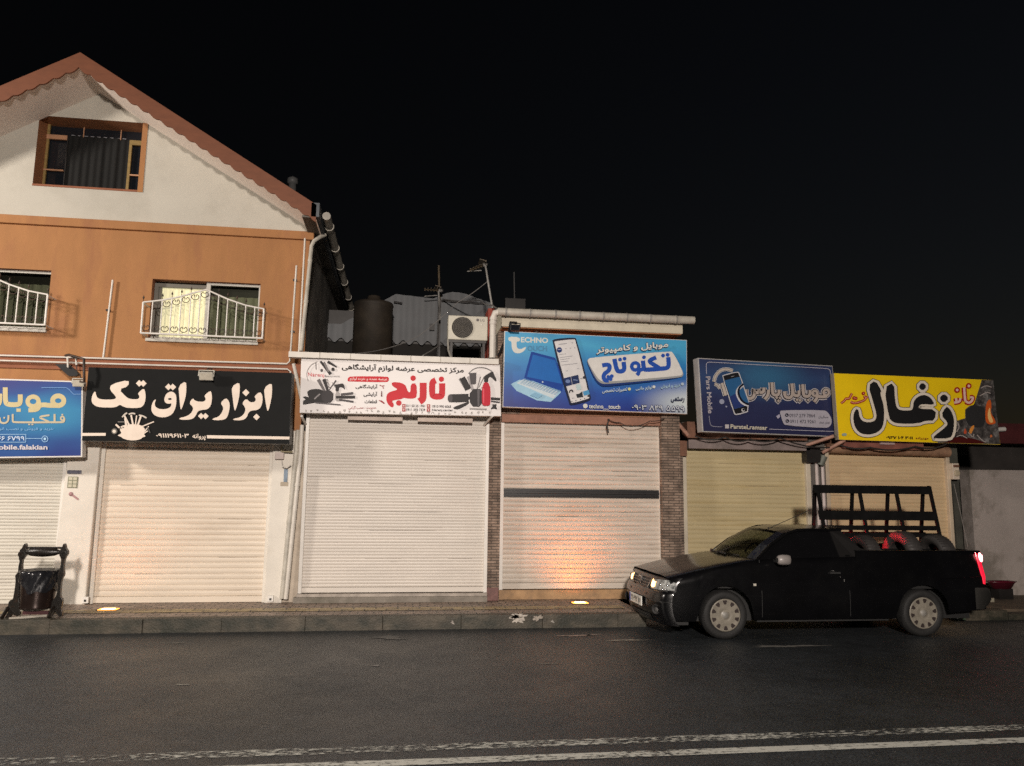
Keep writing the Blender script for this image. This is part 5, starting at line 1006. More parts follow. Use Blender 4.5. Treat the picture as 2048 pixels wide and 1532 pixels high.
# ---- navy phone sign
s = Sign('navy phone shop sign with outlined grey Persian lettering and a phone handset picture', [(1395.8, 715.6), (1665.3, 731.3), (1675.5, 874.2), (1405.2, 864)], 11.5, .11, .17,
         grad('print_navy', [(0, (38, 40, 72)), (.45, (42, 48, 84)), (.75, (48, 68, 108)), (1, (44, 52, 88))], 'Z', ((52, 100, 136), .48, .80, .42), .3), pm('grey_sign_frame', (.36, .35, .34), .5, var=.15), (1370, 700), 6.4, .006)
G5 = (172, 160, 152); O5 = (24, 24, 40); W5 = (182, 178, 180)
st5 = [([(1800+34*math.cos(a), 545+38*math.sin(a)) for a in [6.2832*i/14 for i in range(14)]], True), ([(1810, 592), (1740, 602), (1690, 590), (1680, 560)], False), ([(1655+30*math.cos(a), 555+32*math.sin(a)) for a in [6.2832*i/14 for i in range(14)]], True), ([(1688, 570), (1680, 620), (1645, 665)], False),
       ([(1592, 515), (1592, 570), (1570, 596), (1525, 594), (1506, 570), (1498, 440)], False), ([(1450, 520), (1452, 575), (1430, 590), (1395, 582), (1375, 560), (1358, 430)], False), ([(1362, 440), (1372, 565), (1345, 610), (1300, 614), (1270, 590), (1264, 530)], False),
       ([(1196, 510), (1196, 560), (1170, 582), (1125, 574), (1112, 550), (1105, 415)], False), ([(1062, 510), (1058, 575), (1012, 632)], False), ([(1002, 482), (1000, 530), (975, 548), (945, 540), (935, 500), (938, 540), (910, 550), (880, 545), (876, 505), (885, 570), (855, 620), (800, 622), (770, 590), (768, 505)], False)]
d5 = [(1568, 642), (1425, 638), (1462, 645), (1165, 612), (1206, 616), (1186, 652)]
for wd, col in ((84, W5), (58, O5), (38, G5)):
    for p, cl in st5: s.stroke(L_, p, wd*(.8 if cl else 1), col, cl, 0 if cl else 2)
    for c in d5: s.diamond(L_, c, wd*.55, col)
B5 = 'border_line'
s.stroke(B5, [(268, 310), (262, 200), (268, 172), (290, 158), (330, 158), (1000, 197), (1790, 236), (1840, 250), (1855, 290), (1912, 1000), (1905, 1035), (1880, 1045), (1070, 1014)], 6, (190, 188, 200)); s.stroke(B5, [(300, 842), (308, 930), (325, 970), (360, 982), (470, 985)], 6, (150, 150, 165))
T = 'handset_picture'
s.poly(T, [(462, 335), (490, 318), (660, 276), (692, 296), (848, 780), (640, 842), (612, 810)], (190, 190, 195), 1); s.poly(T, [(474, 342), (495, 328), (655, 288), (682, 304), (832, 770), (645, 826), (624, 802)], (28, 28, 32), 1); s.poly(T, [(498, 392), (690, 344), (722, 440), (815, 702), (622, 758)], (44, 92, 138), 0); s.poly(T, [(560, 600), (640, 560), (690, 660), (800, 705), (622, 756)], (42, 58, 112), 0)
s.stroke(T, [(735, 445), (670, 500), (655, 560), (690, 640), (740, 690), (808, 708)], 40, (200, 200, 204)); s.stroke(T, [(738, 438), (685, 480), (668, 550), (700, 630), (750, 680), (812, 700)], 26, (22, 26, 40)); s.disc(T, (733, 770), 22, (190, 190, 192)); s.disc(T, (738, 765), 14, (30, 30, 34)); s.stroke(T, [(580, 345), (620, 335)], 7, (150, 150, 150), smooth=0)
for wd, col in ((46, (205, 203, 205)), (34, O5), (24, (182, 172, 162))): s.stroke(T, [(600, 270), (540, 248), (470, 250), (410, 290), (372, 350), (362, 410)], wd, col); s.stroke(T, [(368, 436), (402, 448), (440, 495)], wd, col); s.stroke(T, [(462, 425), (510, 585)], wd*1.5, col, smooth=0)
s.disc(T, (460, 663), 32, (150, 155, 175)); s.disc(T, (517, 726), 11, (150, 155, 175))
s.text(L_, 'Pars Mobile', (252, 342), (284, 815), (312, 340), (170, 165, 172), .025); s.poly('ornament', [(500, 955), (550, 955), (552, 1005), (502, 1005)], W5, 0); s.text(L_, 'ParsteLramsar', (570, 1008), (1042, 1026), (570, 952), (190, 185, 170), .03)
s.poly('ornament', [(1198, 800), (1215, 772), (1765, 770), (1815, 800), (1862, 880), (1862, 940), (1835, 985), (1780, 1002), (1270, 968), (1238, 930), (1215, 850)], (168, 165, 175), 1); s.poly('ornament', [(1153, 850), (1195, 822), (1203, 858), (1175, 884)], (168, 165, 185), 0)
s.tb(L_, '0937 279 7864', 1322, 1650, 818, 862, (58, 56, 70), .005, .01); s.tb(L_, '0911 472 9261', 1328, 1652, 894, 938, (58, 56, 70), .005, .01); s.tb(L_, fa('عسگریان'), 1692, 1822, 838, 880, (58, 56, 70), .01, .02); s.tb(L_, fa('نوری سفر'), 1700, 1840, 912, 950, (58, 56, 70), .01, .01); s.disc('ornament', (1288, 836), 24, (48, 48, 60)); s.disc('ornament', (1294, 912), 24, (48, 48, 60)); s.stroke('ornament', [(1278, 826), (1284, 842), (1298, 846)], 7, (170, 168, 178)); s.stroke('ornament', [(1284, 902), (1290, 918), (1304, 922)], 7, (170, 168, 178))
s.done()

# ---- yellow charcoal sign
YEL = pm('print_yellow_panel', lin((238, 203, 20)), .4, var=.05, vs=3)
s = Sign('yellow charcoal shop sign with huge black Persian lettering and a picture of embers', [(1667, 746.2), (1986, 760), (2000.8, 889.5), (1677, 879.4)], 11.6, .04, .1, YEL, pm('dim_sign_frame', (.25, .22, .18), .5), (1650, 720), 5.146)
K6 = (30, 30, 31); W6 = (218, 208, 192)
P6 = [[(512, 208), (440, 266), (490, 430), (526, 560), (520, 612), (480, 640), (400, 640), (352, 600), (340, 512), (315, 505), (290, 550), (285, 620), (310, 710), (370, 762), (460, 770), (540, 745), (590, 690), (605, 580), (600, 470), (560, 338), (580, 325)],
      [(705, 228), (605, 285), (650, 590), (690, 640), (760, 657), (950, 655), (1030, 625), (1125, 625), (1138, 508), (960, 503), (958, 472), (1000, 452), (1120, 464), (1105, 420), (1065, 375), (1005, 358), (945, 380), (905, 430), (900, 500), (880, 520), (780, 520), (735, 500), (715, 420)],
      [(1240, 478), (1188, 570), (1255, 640), (1250, 680), (1110, 788), (1115, 808), (1280, 808), (1310, 760), (1325, 640), (1310, 560), (1275, 500)], [(953, 275), (998, 230), (1043, 275), (998, 320)], [(1166, 395), (1218, 345), (1270, 395), (1218, 445)]]
T = 'ember_picture'
def ember():
    m = bpy.data.materials.new('print_embers'); m.use_nodes = True; n = m.node_tree.nodes; L = m.node_tree.links; b = n['Principled BSDF']; b.inputs['Roughness'].default_value = .45
    g = n.new('ShaderNodeNewGeometry'); v = n.new('ShaderNodeTexNoise'); v.inputs['Scale'].default_value = 7; v.inputs['Detail'].default_value = 8; v.inputs['Roughness'].default_value = .7; L.new(g.outputs['Position'], v.inputs[0])
    r = n.new('ShaderNodeValToRGB'); e = r.color_ramp.elements; e[0].position = .36; e[0].color = lin((34, 32, 32)); e[1].position = .70; e[1].color = lin((150, 148, 146)); q = e.new(.52); q.color = lin((78, 74, 72)); L.new(v.outputs[0], r.inputs[0]); L.new(r.outputs[0], b.inputs['Base Color']); return m
EM = ember()
s.poly(T, [(1610, 205), (1728, 207), (1800, 868), (1150, 850), (1190, 832), (1280, 822), (1335, 760), (1350, 625), (1440, 600), (1440, 510), (1480, 475), (1530, 460), (1560, 370)], K6, 0, EM)
s.poly(T, [(1150, 850), (1280, 825), (1335, 790), (1500, 800), (1640, 845), (1640, 862)], (70, 20, 18), 1); s.poly(T, [(1440, 510), (1500, 475), (1630, 470), (1650, 560), (1640, 690), (1520, 700), (1450, 650)], (46, 46, 47), 2)
s.poly(T, [(1700, 400), (1712, 470), (1700, 540), (1745, 610), (1758, 660), (1665, 665), (1645, 600), (1652, 470), (1670, 420)], (200, 90, 35), 2); s.poly(T, [(1695, 470), (1700, 560), (1735, 640), (1690, 650), (1665, 560)], (235, 190, 120), 2); s.poly(T, [(1478, 730), (1505, 680), (1540, 668), (1510, 750), (1490, 762)], (215, 140, 60), 1); s.poly(T, [(1420, 760), (1440, 690), (1460, 760)], (190, 80, 50), 1); s.poly(T, [(1690, 800), (1705, 760), (1725, 790)], (200, 110, 60), 1)
for p in ([(1350, 790), (1400, 770), (1460, 806)], [(1470, 745), (1520, 800), (1530, 760)], [(1560, 770), (1620, 835), (1655, 845)], [(1590, 370), (1660, 330), (1700, 345)], [(1600, 290), (1650, 262), (1710, 280)], [(1360, 640), (1380, 690), (1350, 740)]): s.stroke(T, p, 8, (170, 160, 155), smooth=1)
for wd, col in ((68, K6), (56, W6)):
    for p in P6: s.stroke(L_, chaikin(p), wd, col, True, 0)
for p in P6: s.poly(L_, p, K6, 1)
for wd, col in ((50, (165, 30, 24)), (24, (225, 190, 180))):
    for p in ([(1425, 285), (1428, 350), (1436, 425)], [(1485, 385), (1520, 385), (1500, 430), (1470, 445), (1440, 425)], [(1385, 395), (1378, 430), (1345, 436), (1322, 440)], [(1340, 395), (1345, 425)]): s.stroke(L_, p, wd, col)
    for c in ((1472, 268), (1352, 310)): s.disc(L_, c, wd*.6, col)
for wd, col in ((26, (160, 28, 20)), (9, (215, 150, 120))):
    for p in ([(160, 445), (195, 420), (210, 395), (225, 400), (245, 395), (255, 375), (270, 345)], [(258, 430), (280, 445), (330, 440), (390, 420), (415, 395), (395, 370)], [(415, 395), (430, 375)]): s.stroke(L_, p, wd, col)
    for c in ((292, 392), (310, 396), (388, 345)): s.disc(L_, c, wd*.7, col)
s.tb(L_, '۰۹۳۷ ۱۰۴ ۳۰۱۱', 620, 895, 782, 812, (50, 32, 25), .03, .02); s.tb(L_, fa('مهدیزاده'), 925, 1055, 790, 822, (140, 60, 35), .01, .015); s.disc('ornament', (190, 768), 26, (150, 165, 150), 16)
s.done()
# ---------------------------------------------------------------- pickup truck (length along X, front towards -X)
YT = 10.22; HWT = .815; XF, XR = 4.05, 6.75; AR = .365
truck = thing('pickup_truck', 'black pickup with lit headlight and red tail light half on the kerb', 'pickup', (5.4, YT, 0))
PAINT = pm('black_car_paint', (.0025, .0025, .003), .25, var=.3, vs=2, coat=.25, spec=.35, col2=(.005, .005, .005), m2=(.5, .8))
TRIM = pm('black_trim', (.012, .012, .012), .6); GLASST = pm('black_tinted_glass', (.004, .004, .0045), .06, spec=.55)
CHROME = pm('chrome', (.62, .60, .58), .15, metal=1.)
def lerp_t(t, x):
    if x <= t[0][0]: return t[0][1]
    for (a, u), (b, v) in zip(t, t[1:]):
        if a <= x <= b: f = (x-a)/(b-a); return u+(v-u)*f
    return t[-1][1]
hwid = [(3.15, .76), (3.5, .795), (3.9, .81), (4.6, .815), (7.0, .815), (7.5, .80), (7.72, .78)]
shz = [(3.15, .70), (3.3, .742), (3.56, .80), (3.8, .85), (4.08, .90), (4.4, .95), (5.0, .975), (5.9, 1.0)]
def arch(x):
    z = .235
    for c in (XF, XR):
        if abs(x-c) < AR: z = max(z, .30+math.sqrt(AR*AR-(x-c)**2)*.98)
    if x < XF-AR: z = .22
    if x > XR+AR: z = .30+.06*(x-XR-AR)
    return z
def sweep(x, y): 
    k = max(0, min(1, (4.15-x)/1.0)); k2 = max(0, min(1, (x-7.2)/.5)); q = (abs(y)/HWT)**2.4
    return x+.10*q*k*k-.03*q*k2
def section(x, kind):
    w_ = lerp_t(hwid, x); zb = arch(x); zs = 1.085 if kind == 'bed' else lerp_t(shz, x); P_ = []
    for f in (0, .1, .25, .42, .55, .60, .66, .8, .92):
        z = zb+(zs-zb)*f; base = .235+(zs-.235)*f
        bulge = -.045*max(0, (.42-z)/.2)**1.5 - .055*max(0, (z-.62)/.4)**1.6
        if .70 < z < .78: bulge += .008
        P_.append((w_+bulge, z))
    if kind == 'bed': P_ += [(w_-.058, 1.085), (w_-.075, 1.09), (w_-.12, 1.09), (w_-.13, 1.07), (w_-.135, .66), (.0, .66)]
    elif kind == 'cab': P_ += [(w_-.05, zs), (w_-.075, zs+.012), (w_-.10, zs+.012), (w_-.2, zs+.013), (.3, zs+.015), (0, zs+.015)]
    else:
        zc = zs+.04; P_ += [(w_-.062, zs), (w_-.10, zs+.016), (w_-.2, zs+.028), (w_-.38, zc-.006), (.22, zc-.004), (0, zc)]
    return P_
def shell(xs, kind, mat, nm, lab=None):
    m = MB()
    for sg in (-1, 1):
        rows = []
        for x in xs: rows.append([(sweep(x, y), YT+sg*y, z) for y, z in section(x, kind)])
        m.grid(rows, mat)
    return m
xs1 = [3.28, 3.3, 3.35, 3.4, 3.5, 3.6, 3.66]+[XF-AR+.002+2*(AR-.002)*i/18 for i in range(19)]+[4.43, 4.5]
xs2 = [4.5, 4.7, 5.0, 5.3, 5.6, 5.86]; xs3 = [5.86, 6.0, 6.2, 6.36]+[XR-AR+.002+2*(AR-.002)*i/18 for i in range(19)]+[7.13, 7.3, 7.5, 7.62, 7.69]
m = shell(xs1, 'hood', PAINT, 'b'); m2 = shell(xs2, 'cab', PAINT, 'b'); m3 = shell(xs3, 'bed', PAINT, 'b')
for q in (m2, m3):
    for (f, k, sm) in zip(q.f, q.m, q.sm): pass
    m.add(q.v, q.f, PAINT, True)
# bed front wall, floor edge, tailgate, rear face
m.box(5.84, 5.90, YT-.70, YT+.70, .3, 1.09, PAINT)
rear = section(7.69, 'bed')
m.box(7.625, 7.685, YT-.70, YT+.70, .45, 1.085, PAINT)
for sg in (-1, 1): m.prism([(sweep(7.69, y), YT+sg*y, z) for y, z in rear[:10]]+[(7.68, YT+sg*.6, 1.08), (7.68, YT+sg*.6, .30)], (.004, 0, 0), PAINT)
m.box(7.66, 7.69, YT-.62, YT+.62, .30, .5, PAINT)
body = obj('body', m, truck)
m = MB(); m.box(3.45, 7.55, YT-.60, YT+.60, .2, .64, TRIM); m.box(3.9, 4.4, YT-.74, YT+.74, .62, .80, TRIM); m.box(6.3, 7.2, YT-.74, YT+.74, .6, .655, TRIM); m.box(4.5, 6.3, YT-.72, YT+.72, .2, .6, TRIM)
obj('underbody', m, truck)
# plan curve of the nose; t from centre to the corner
plan = [(0, 0), (.2, .004), (.38, .014), (.5, .025), (.60, .040), (.68, .060), (.735, .088), (.77, .13), (.79, .20)]
def nose(y, z, out=0.):
    k = abs(y); sg = 1 if y >= 0 else -1
    for (a, u), (b, v) in zip(plan, plan[1:]):
        if a <= k <= b: d = u+(v-u)*(k-a)/(b-a); break
    else: d = plan[-1][1]
    pr = lerp_t([(.15, .10), (.22, .05), (.32, .012), (.42, 0), (.52, .008), (.565, .03), (.58, .055), (.66, .07), (.72, .105), (.76, .16)], z)
    n = Vector((-1, sg*min(1.2, .1+1.6*max(0, k-.35)*2), 0)).normalized()
    return Vector((3.16+d+pr, YT+y, z))+n*out
def nose_patch(m, ys, zs, mat, out=0.): m.grid([[nose(y, z, out) for y in ys] for z in zs], mat)
full = [-p[0] for p in reversed(plan)]+[p[0] for p in plan[1:]]
m = MB(); nose_patch(m, full, [.17, .22, .28, .34, .40, .455], PAINT); nose_patch(m, full, [.462, .50, .54, .565, .578], PAINT, .004); nose_patch(m, full, [.578, .62, .66, .70, .725, .75], PAINT)
m.box(3.40, 3.6, YT-.7, YT+.7, .17, .56, TRIM)
bmp = obj('front_bumper', m, truck)
m = MB(); nose_patch(m, [-.78, -.72, -.60, -.5, -.42], [.448, .468], TRIM, .006); nose_patch(m, [.42, .5, .6, .72, .78], [.448, .468], TRIM, .006); nose_patch(m, [-.42, -.2, 0, .2, .42], [.20, .235, .27], TRIM, .008)
for z in (.215, .24): nose_patch(m, [-.36, 0, .36], [z, z+.01], pm('dark_grille_bar', (.05, .05, .05), .4), .014)
for a, b2 in ((-.36, -.31), (.31, .36)): nose_patch(m, [a, b2], [.50, .53], TRIM, .006)
obj('lower_grille', m, bmp)
m = MB(); ys = [-.36, -.28, -.2, -.1, 0, .1, .2, .28, .36]; nose_patch(m, ys, [.585, .62, .66, .70], TRIM, .006)
for z in (.60, .635, .67): nose_patch(m, [-.34, -.2, -.05], [z, z+.010], pm('grey_grille_bar', (.10, .10, .10), .3, metal=.6), .016); nose_patch(m, [.05, .2, .34], [z, z+.010], pm('grey_grille_bar', (.10, .10, .10), .3, metal=.6), .016)
gr = obj('grille', m, truck)
m = MB()
for sg in (-1, 1): m.tube([nose(sg*.36, .70, .012), nose(sg*.345, .64, .014), nose(sg*.30, .585, .014)], .012, CHROME, 6)
c = nose(0, .655, .03); m.prism([c+Vector((0, -.052, .055)), c+Vector((0, .052, .055)), c+Vector((.003, .048, -.01)), c+Vector((.006, 0, -.06)), c+Vector((.003, -.048, -.01))], (.02, 0, 0), CHROME)
m.prism([c+Vector((-.004, -.02, .035)), c+Vector((-.004, .012, .04)), c+Vector((-.003, .03, .01)), c+Vector((-.003, .008, -.005)), c+Vector((-.001, .015, -.04)), c+Vector((-.001, -.012, -.035)), c+Vector((-.003, -.012, 0))], (.006, 0, 0), TRIM); obj('emblem', m, gr)
# headlights
CL = pm('clear_headlight', (.34, .35, .34), .12, var=.55, vs=26, spec=.7, col2=(.08, .085, .085), m2=(.45, .6)); HOT = pm('lit_headlight_bulb', (1, .8, .5), .3, var=.02, emis=((1, .52, .17), 5.0))
for sg in (-1, 1):
    ys = [sg*q for q in (.40, .46, .52, .58, .64, .69, .73, .76, .785)]; m = MB()
    rows = []
    for i, y in enumerate(ys):
        f = i/8; zl = .588+.012*f; zh = .70+.02*math.sin(min(1, f*1.2)*1.57)-.055*max(0, f-.75)*2.2
        rows.append([nose(y, zl+(zh-zl)*j/4, .014) for j in range(5)])
    m.grid(rows, CL); h = obj('headlight', m, truck, label='lit clear headlight with a warm glowing inner lamp')
    m = MB(); rows = []
    for i in range(4):
        y = sg*(.40+.035*i); rows.append([nose(y, .60+.012*abs(i-1.4)+.09*j/3*(1-.1*i), .020) for j in range(4)])
    m.grid(rows, HOT); obj('bulb_reflector', m, h)
    m = MB()
    for y, z in ((.68, .60), (.72, .602), (.63, .655), (.74, .66)): m.lathe([(0, .006), (.012, .003), (.014, 0)], nose(sg*y, z, .018), (-.7, sg*.7, 0), CHROME, 8)
    obj('reflector_bead', m, h)
    m = MB(); c = nose(sg*.62, .355, .006); ax = Vector((-.75, sg*.55, -.05)); m.lathe([(0, .004), (.045, .004), (.052, .012), (.06, .012), (.062, 0)], c, ax, TRIM, 18); m.lathe([(0, .010), (.03, .008)], c+Vector((.0, sg*.02, 0)), ax, CHROME, 12); obj('fog_lamp', m, truck)
# number plate
m = MB(); c = nose(0, .40, .03); m.box(c.x, c.x+.012, YT-.26, YT+.26, .345, .465, pm('plate_white', (.62, .62, .58), .4)); pl = obj('number_plate', m, truck, .003)
m = MB(); m.box(c.x-.002, c.x+.002, YT+.215, YT+.258, .348, .462, pm('plate_blue', (.02, .06, .30), .4)); KP = pm('plate_black', (.012, .012, .012), .5)
for t, u, wd in (('۲۴', .15, .08), (fa('ب'), .085, .05), ('۹۹۴', -.03, .13), ('۷۷', -.19, .08)):
    v, f = glyphs(t, .025); xs_ = [q[0] for q in v]; ys_ = [q[1] for q in v]; x0, x1, y0, y1 = min(xs_), max(xs_), min(ys_), max(ys_)
    m.add([(c.x-.0035, YT+u-((q[0]-x0)/(x1-x0)-.5)*wd, .368+(q[1]-y0)/(y1-y0)*.075) for q in v], f, KP)
m.box(c.x-.003, c.x, YT-.138, YT-.132, .35, .46, KP); obj('plate_lettering', m, pl)
# greenhouse
RY = .575; RF, RB = 5.0, 5.76; rzs, rzc = 1.345, 1.385
rw = []
for i in range(9):
    x = RF-.04+(RB+.02-RF+.04)*i/8; e = .03*((i-4)/4)**4; fr = (.05, .022, .008, .002, 0, 0, 0, 0, .006)[i]
    rw.append([(x-(.055*(1-(j/5)**2) if i == 0 else 0), YT+RY*j/5, rzc-fr-(rzc-rzs)*(abs(j)/5)**2.5) for j in range(-5, 6)])
m = MB(); m.grid(rw, PAINT); m.grid([[Vector(p)-Vector((0, 0, .035)) for p in r] for r in rw], TRIM); obj('roof', m, truck)
cow = [(4.33+.16*(abs(j)/5)**2, YT+.70*j/5, .985-.04*(abs(j)/5)**2) for j in range(-5, 6)]
WS = clear_glass('windscreen_glass', (.42, .44, .38))
top = rw[0]
def blend(f): 
    k = .03*math.sin(math.pi*f); return [Vector(a).lerp(Vector(b2), f)+Vector((-k*.5, 0, k*.7)) for a, b2 in zip(cow, top)]
m = MB(); m.grid([blend(f)[1:-1] for f in (0, .25, .5, .75, 1)], WS); obj('windscreen', m, truck)
m = MB()
for j, k in ((0, 1), (-2, -1)):
    r_ = [blend(f) for f in (0, .25, .5, .75, 1)]; m.grid([[q[j], q[k]] for q in r_], PAINT, False); m.grid([[q[j]+Vector((.05, 0, -.02)), q[k]+Vector((.05, 0, -.02))] for q in r_], TRIM, False)
obj('front_pillar', m, truck)
for sg in (-1, 1):
    yb, yt = YT+sg*.725, YT+sg*(RY+.005); zb_ = .995
    P0 = Vector((4.5, yb, .955)); P1 = Vector((RF+.02, yt, rzs-.047)); P2 = Vector((RB-.15, yt, rzs-.005)); P3 = Vector((5.66, yb, zb_+.005)); P4 = Vector((RB, yt, rzs-.003)); P5 = Vector((6.06, YT+sg*.745, 1.083)); P6 = Vector((5.86, yb, zb_+.005))
    m = MB(); m.prism([P2, P4, Vector((5.84, YT+sg*.70, 1.22)), Vector((5.94, YT+sg*.735, 1.12)), P5, P6, P3], (0, -sg*.04, 0), pm('satin_black', (.008, .0075, .0075), .8, spec=.1))
    m.tube([P0, P0.lerp(P1, .5)+Vector((-.02, 0, .02)), P1, P1.lerp(P2, .22)+Vector((0, 0, .03)), P1.lerp(P2, .5)+Vector((0, 0, .026)), P2, P4], .019, PAINT, 6); obj('rear_pillar', m, truck)
    m = MB(); ins = Vector((0, -sg*.012, 0)); A_ = P0.lerp(P1, .5)+Vector((-.02, 0, .02)); B1 = P1.lerp(P2, .22)+Vector((0, 0, .03)); B2 = P1.lerp(P2, .5)+Vector((0, 0, .026)); m.add([P0+ins, A_+ins, P1+ins, B1+ins, B2+ins, P2+ins, P3+ins], [(0, 1, 2, 3, 4, 5, 6)], GLASST if sg < 0 else WS); obj('door_window', m, truck)
    m = MB(); yd = YT+sg*.826
    for X in (4.53, 5.72):
        rows = []
        for z in (.27, .4, .55, .7, .85, .97):
            d = lerp_t([(.27, .012), (.42, 0), (.62, 0), (.97, .052)], z); rows.append([(X-.004, YT+sg*(.818-d), z), (X+.004, YT+sg*(.818-d), z)])
        m.grid(rows, TRIM)
    obj('door_seam', m, truck)
    m = MB(); m.box(5.46, 5.6, YT+sg*.80, YT+sg*.83, .80, .825, TRIM); m.box(5.50, 5.535, YT+sg*.80, YT+sg*.834, .832, .846, CHROME); m.lathe([(0, .004), (.012, 0)], (5.60, YT+sg*.822, .765), (0, sg, 0), CHROME, 10); m.box(5.645, 5.66, YT+sg*.81, YT+sg*.825, .70, .735, CHROME); obj('door_handle', m, truck, .003)
    m = MB(); m.box(4.42, 4.455, YT+sg*.81, YT+sg*.825, .655, .685, pm('pale_repeater', (.45, .42, .36), .3)); obj('side_repeater', m, truck, .003)
    # mirror
    m = MB(); cx, cy = 4.78, YT+sg*.92; ring = []
    for f, h, d in ((0, .5, .6), (.12, .85, .9), (.4, 1, 1), (.8, .98, .9), (1, .85, .5)):
        ring.append([(cx-.085+.17*f, cy+.06*d*math.cos(a)*1.0, .985+.065*h*math.sin(a)) for a in [2*math.pi*k/14 for k in range(15)]])
    m.grid(ring, pm('reflection_grey_mirror_shell', (.22, .20, .19), .35, var=.2)); m.add(ring[0][:14], [tuple(range(14))], TRIM); m.add(ring[-1][:14], [tuple(range(14))], pm('mirror_face', (.6, .6, .6), .03, metal=1.)); m.tube([(4.74, YT+sg*.73, .955), (4.77, cy-sg*.03, .965)], .022, TRIM, 8); obj('side_mirror', m, truck)  # shell grey paints in the pale reflection on the cap
m = MB(); m.add([(5.80, YT-.62, 1.02), (5.80, YT+.62, 1.02), (5.77, YT+.52, 1.33), (5.77, YT-.52, 1.33)], [(0, 1, 2, 3)], GLASST); m.box(5.74, 5.80, YT-.72, YT+.72, .95, 1.03, PAINT); m.box(5.72, 5.79, YT-.57, YT+.57, 1.33, 1.375, PAINT); obj('rear_window', m, truck)
m = MB(); m.box(5.795, 5.815, YT-.16, YT+.16, 1.335, 1.36, pm('lit_brake_light', (.5, .02, .02), .3, var=.02, emis=((1, .02, .03), 30))); brk = obj('brake_light', m, truck)
l = bpy.data.lights.new('brake_glow', 'SPOT'); l.spot_size = R(70); l.spot_blend = .8; l.energy = 190; l.color = (1, .01, .03); l.shadow_soft_size = .05
o = bpy.data.objects.new('brake_glow', l); COL.objects.link(o); o.location = (5.84-5.4, 0, 1.33); o.rotation_euler = Vector((1, -.16, -.2)).to_track_quat('-Z', 'Y').to_euler(); o.parent = truck
# interior
m = MB(); m.box(4.55, 4.78, YT-.66, YT+.66, .8, .97, TRIM)
for s_ in (-.34, .34): m.box(5.15, 5.60, YT+s_-.22, YT+s_+.22, .6, .78, TRIM); m.obox((5.56, YT+s_, .75), (5.68, YT+s_, 1.14), (0, .2, 0), (.05, 0, 0), TRIM); m.obox((5.69, YT+s_, 1.16), (5.71, YT+s_, 1.27), (0, .1, 0), (.035, 0, 0), TRIM)
m.lathe([(.17, -.012), (.185, 0), (.17, .012), (.158, 0), (.17, -.012)], (4.92, YT+.34, .97), (-.8, 0, .55), TRIM, 24); obj('interior', m, truck)
m = MB(); wpt = blend(.02); m.tube([Vector(wpt[9])+Vector((0, 0, .03)), Vector(wpt[7])+Vector((.01, 0, .012)), Vector(wpt[4])+Vector((.0, 0, .012))], .009, TRIM, 6); m.tube([Vector(wpt[6])+Vector((0, 0, .02)), Vector(wpt[2])+Vector((.02, 0, .02))], .009, TRIM, 6); c = Vector(wpt[9]); m.lathe([(0, .05), (.02, .045), (.022, 0)], c, (0, 0, 1), pm('wiper_brown', (.08, .045, .035), .5), 8); obj('wiper', m, truck)
m = MB(); a = px(1537, 1057, 10.05); m.tube([a, px(1622, 1019, 10.05)], .0045, TRIM, 5); m.lathe([(.018, -.01), (.012, .012), (0, .02)], a, (0, 0, 1), TRIM, 10); obj('roof_aerial', m, truck)
# tail lights, rear bumper
REDL = pm('red_tail_glass', (.35, .01, .02), .15, var=.25, vs=30, spec=.6, emis=((1, .01, .04), 1.1)); REDH = pm('lit_tail_lamp', (1, .3, .3), .3, var=.02, emis=((1, .25, .26), 8))
for sg in (-1, 1):
    rows = []
    for i in range(9):
        z = 1.065-.40*i/8; xb = 7.585+.055*i/8; wv = lerp_t([(0, .03), (1, .055), (6, .05), (8, .02)], i); s_ = .055*max(0, (z-.62)/.4)**1.6
        y1 = YT+sg*(.787-s_+.012); rows.append([(xb-.005, y1-sg*.016, z), (xb, y1, z), (xb+wv, y1-sg*.004, z-.01), (7.705+.01*i/8, YT+sg*(.70-s_*.4), z-.01), (7.705+.01*i/8, YT+sg*.62, z-.01)])
    m = MB(); m.grid(rows, REDL); tlo = obj('tail_light', m, truck)
    m = MB(); c = Vector((7.632, YT+sg*.775, 1.005)); m.grid([[c+Vector((math.cos(a)*.026*r+.012*math.sin(a)*-r, sg*.006*(1-r*r), math.sin(a)*.062*r)) for a in [2*math.pi*k/16 for k in range(17)]] for r in (1, .6, .01)], REDH); m.box(7.715, 7.722, YT+sg*.64, YT+sg*.70, .95, 1.03, REDH); obj('lit_lamp', m, tlo)
m = MB(); rows = []
for z, o_ in ((.34, -.03), (.40, .04), (.46, .085), (.55, .085), (.60, .07), (.615, .02)):
    rows.append([(7.70+o_-.05*(abs(y)/.79)**3, YT+y, z) for y in (-.79, -.74, -.6, -.3, 0, .3, .6, .74, .79)])
    rows[-1] = [(7.50, YT-.80, z)]+rows[-1]+[(7.50, YT+.80, z)]
m.grid(rows, pm('bumper_grey', (.025, .024, .022), .5, var=.2)); m.box(7.78, 7.835, YT-.72, YT+.72, .42, .47, pm('bumper_lit_beige', (.22, .20, .15), .5)); obj('rear_bumper', m, truck)  # beige strip paints in the lit, reflecting edge of the bumper
m = MB(); 
for sg in (-1, 1): m.tube([(7.0, YT+sg*.822, .735), (7.3, YT+sg*.816, .745), (7.58, YT+sg*.80, .757)], .004, PAINT, 5)
obj('crease_line', m, truck)
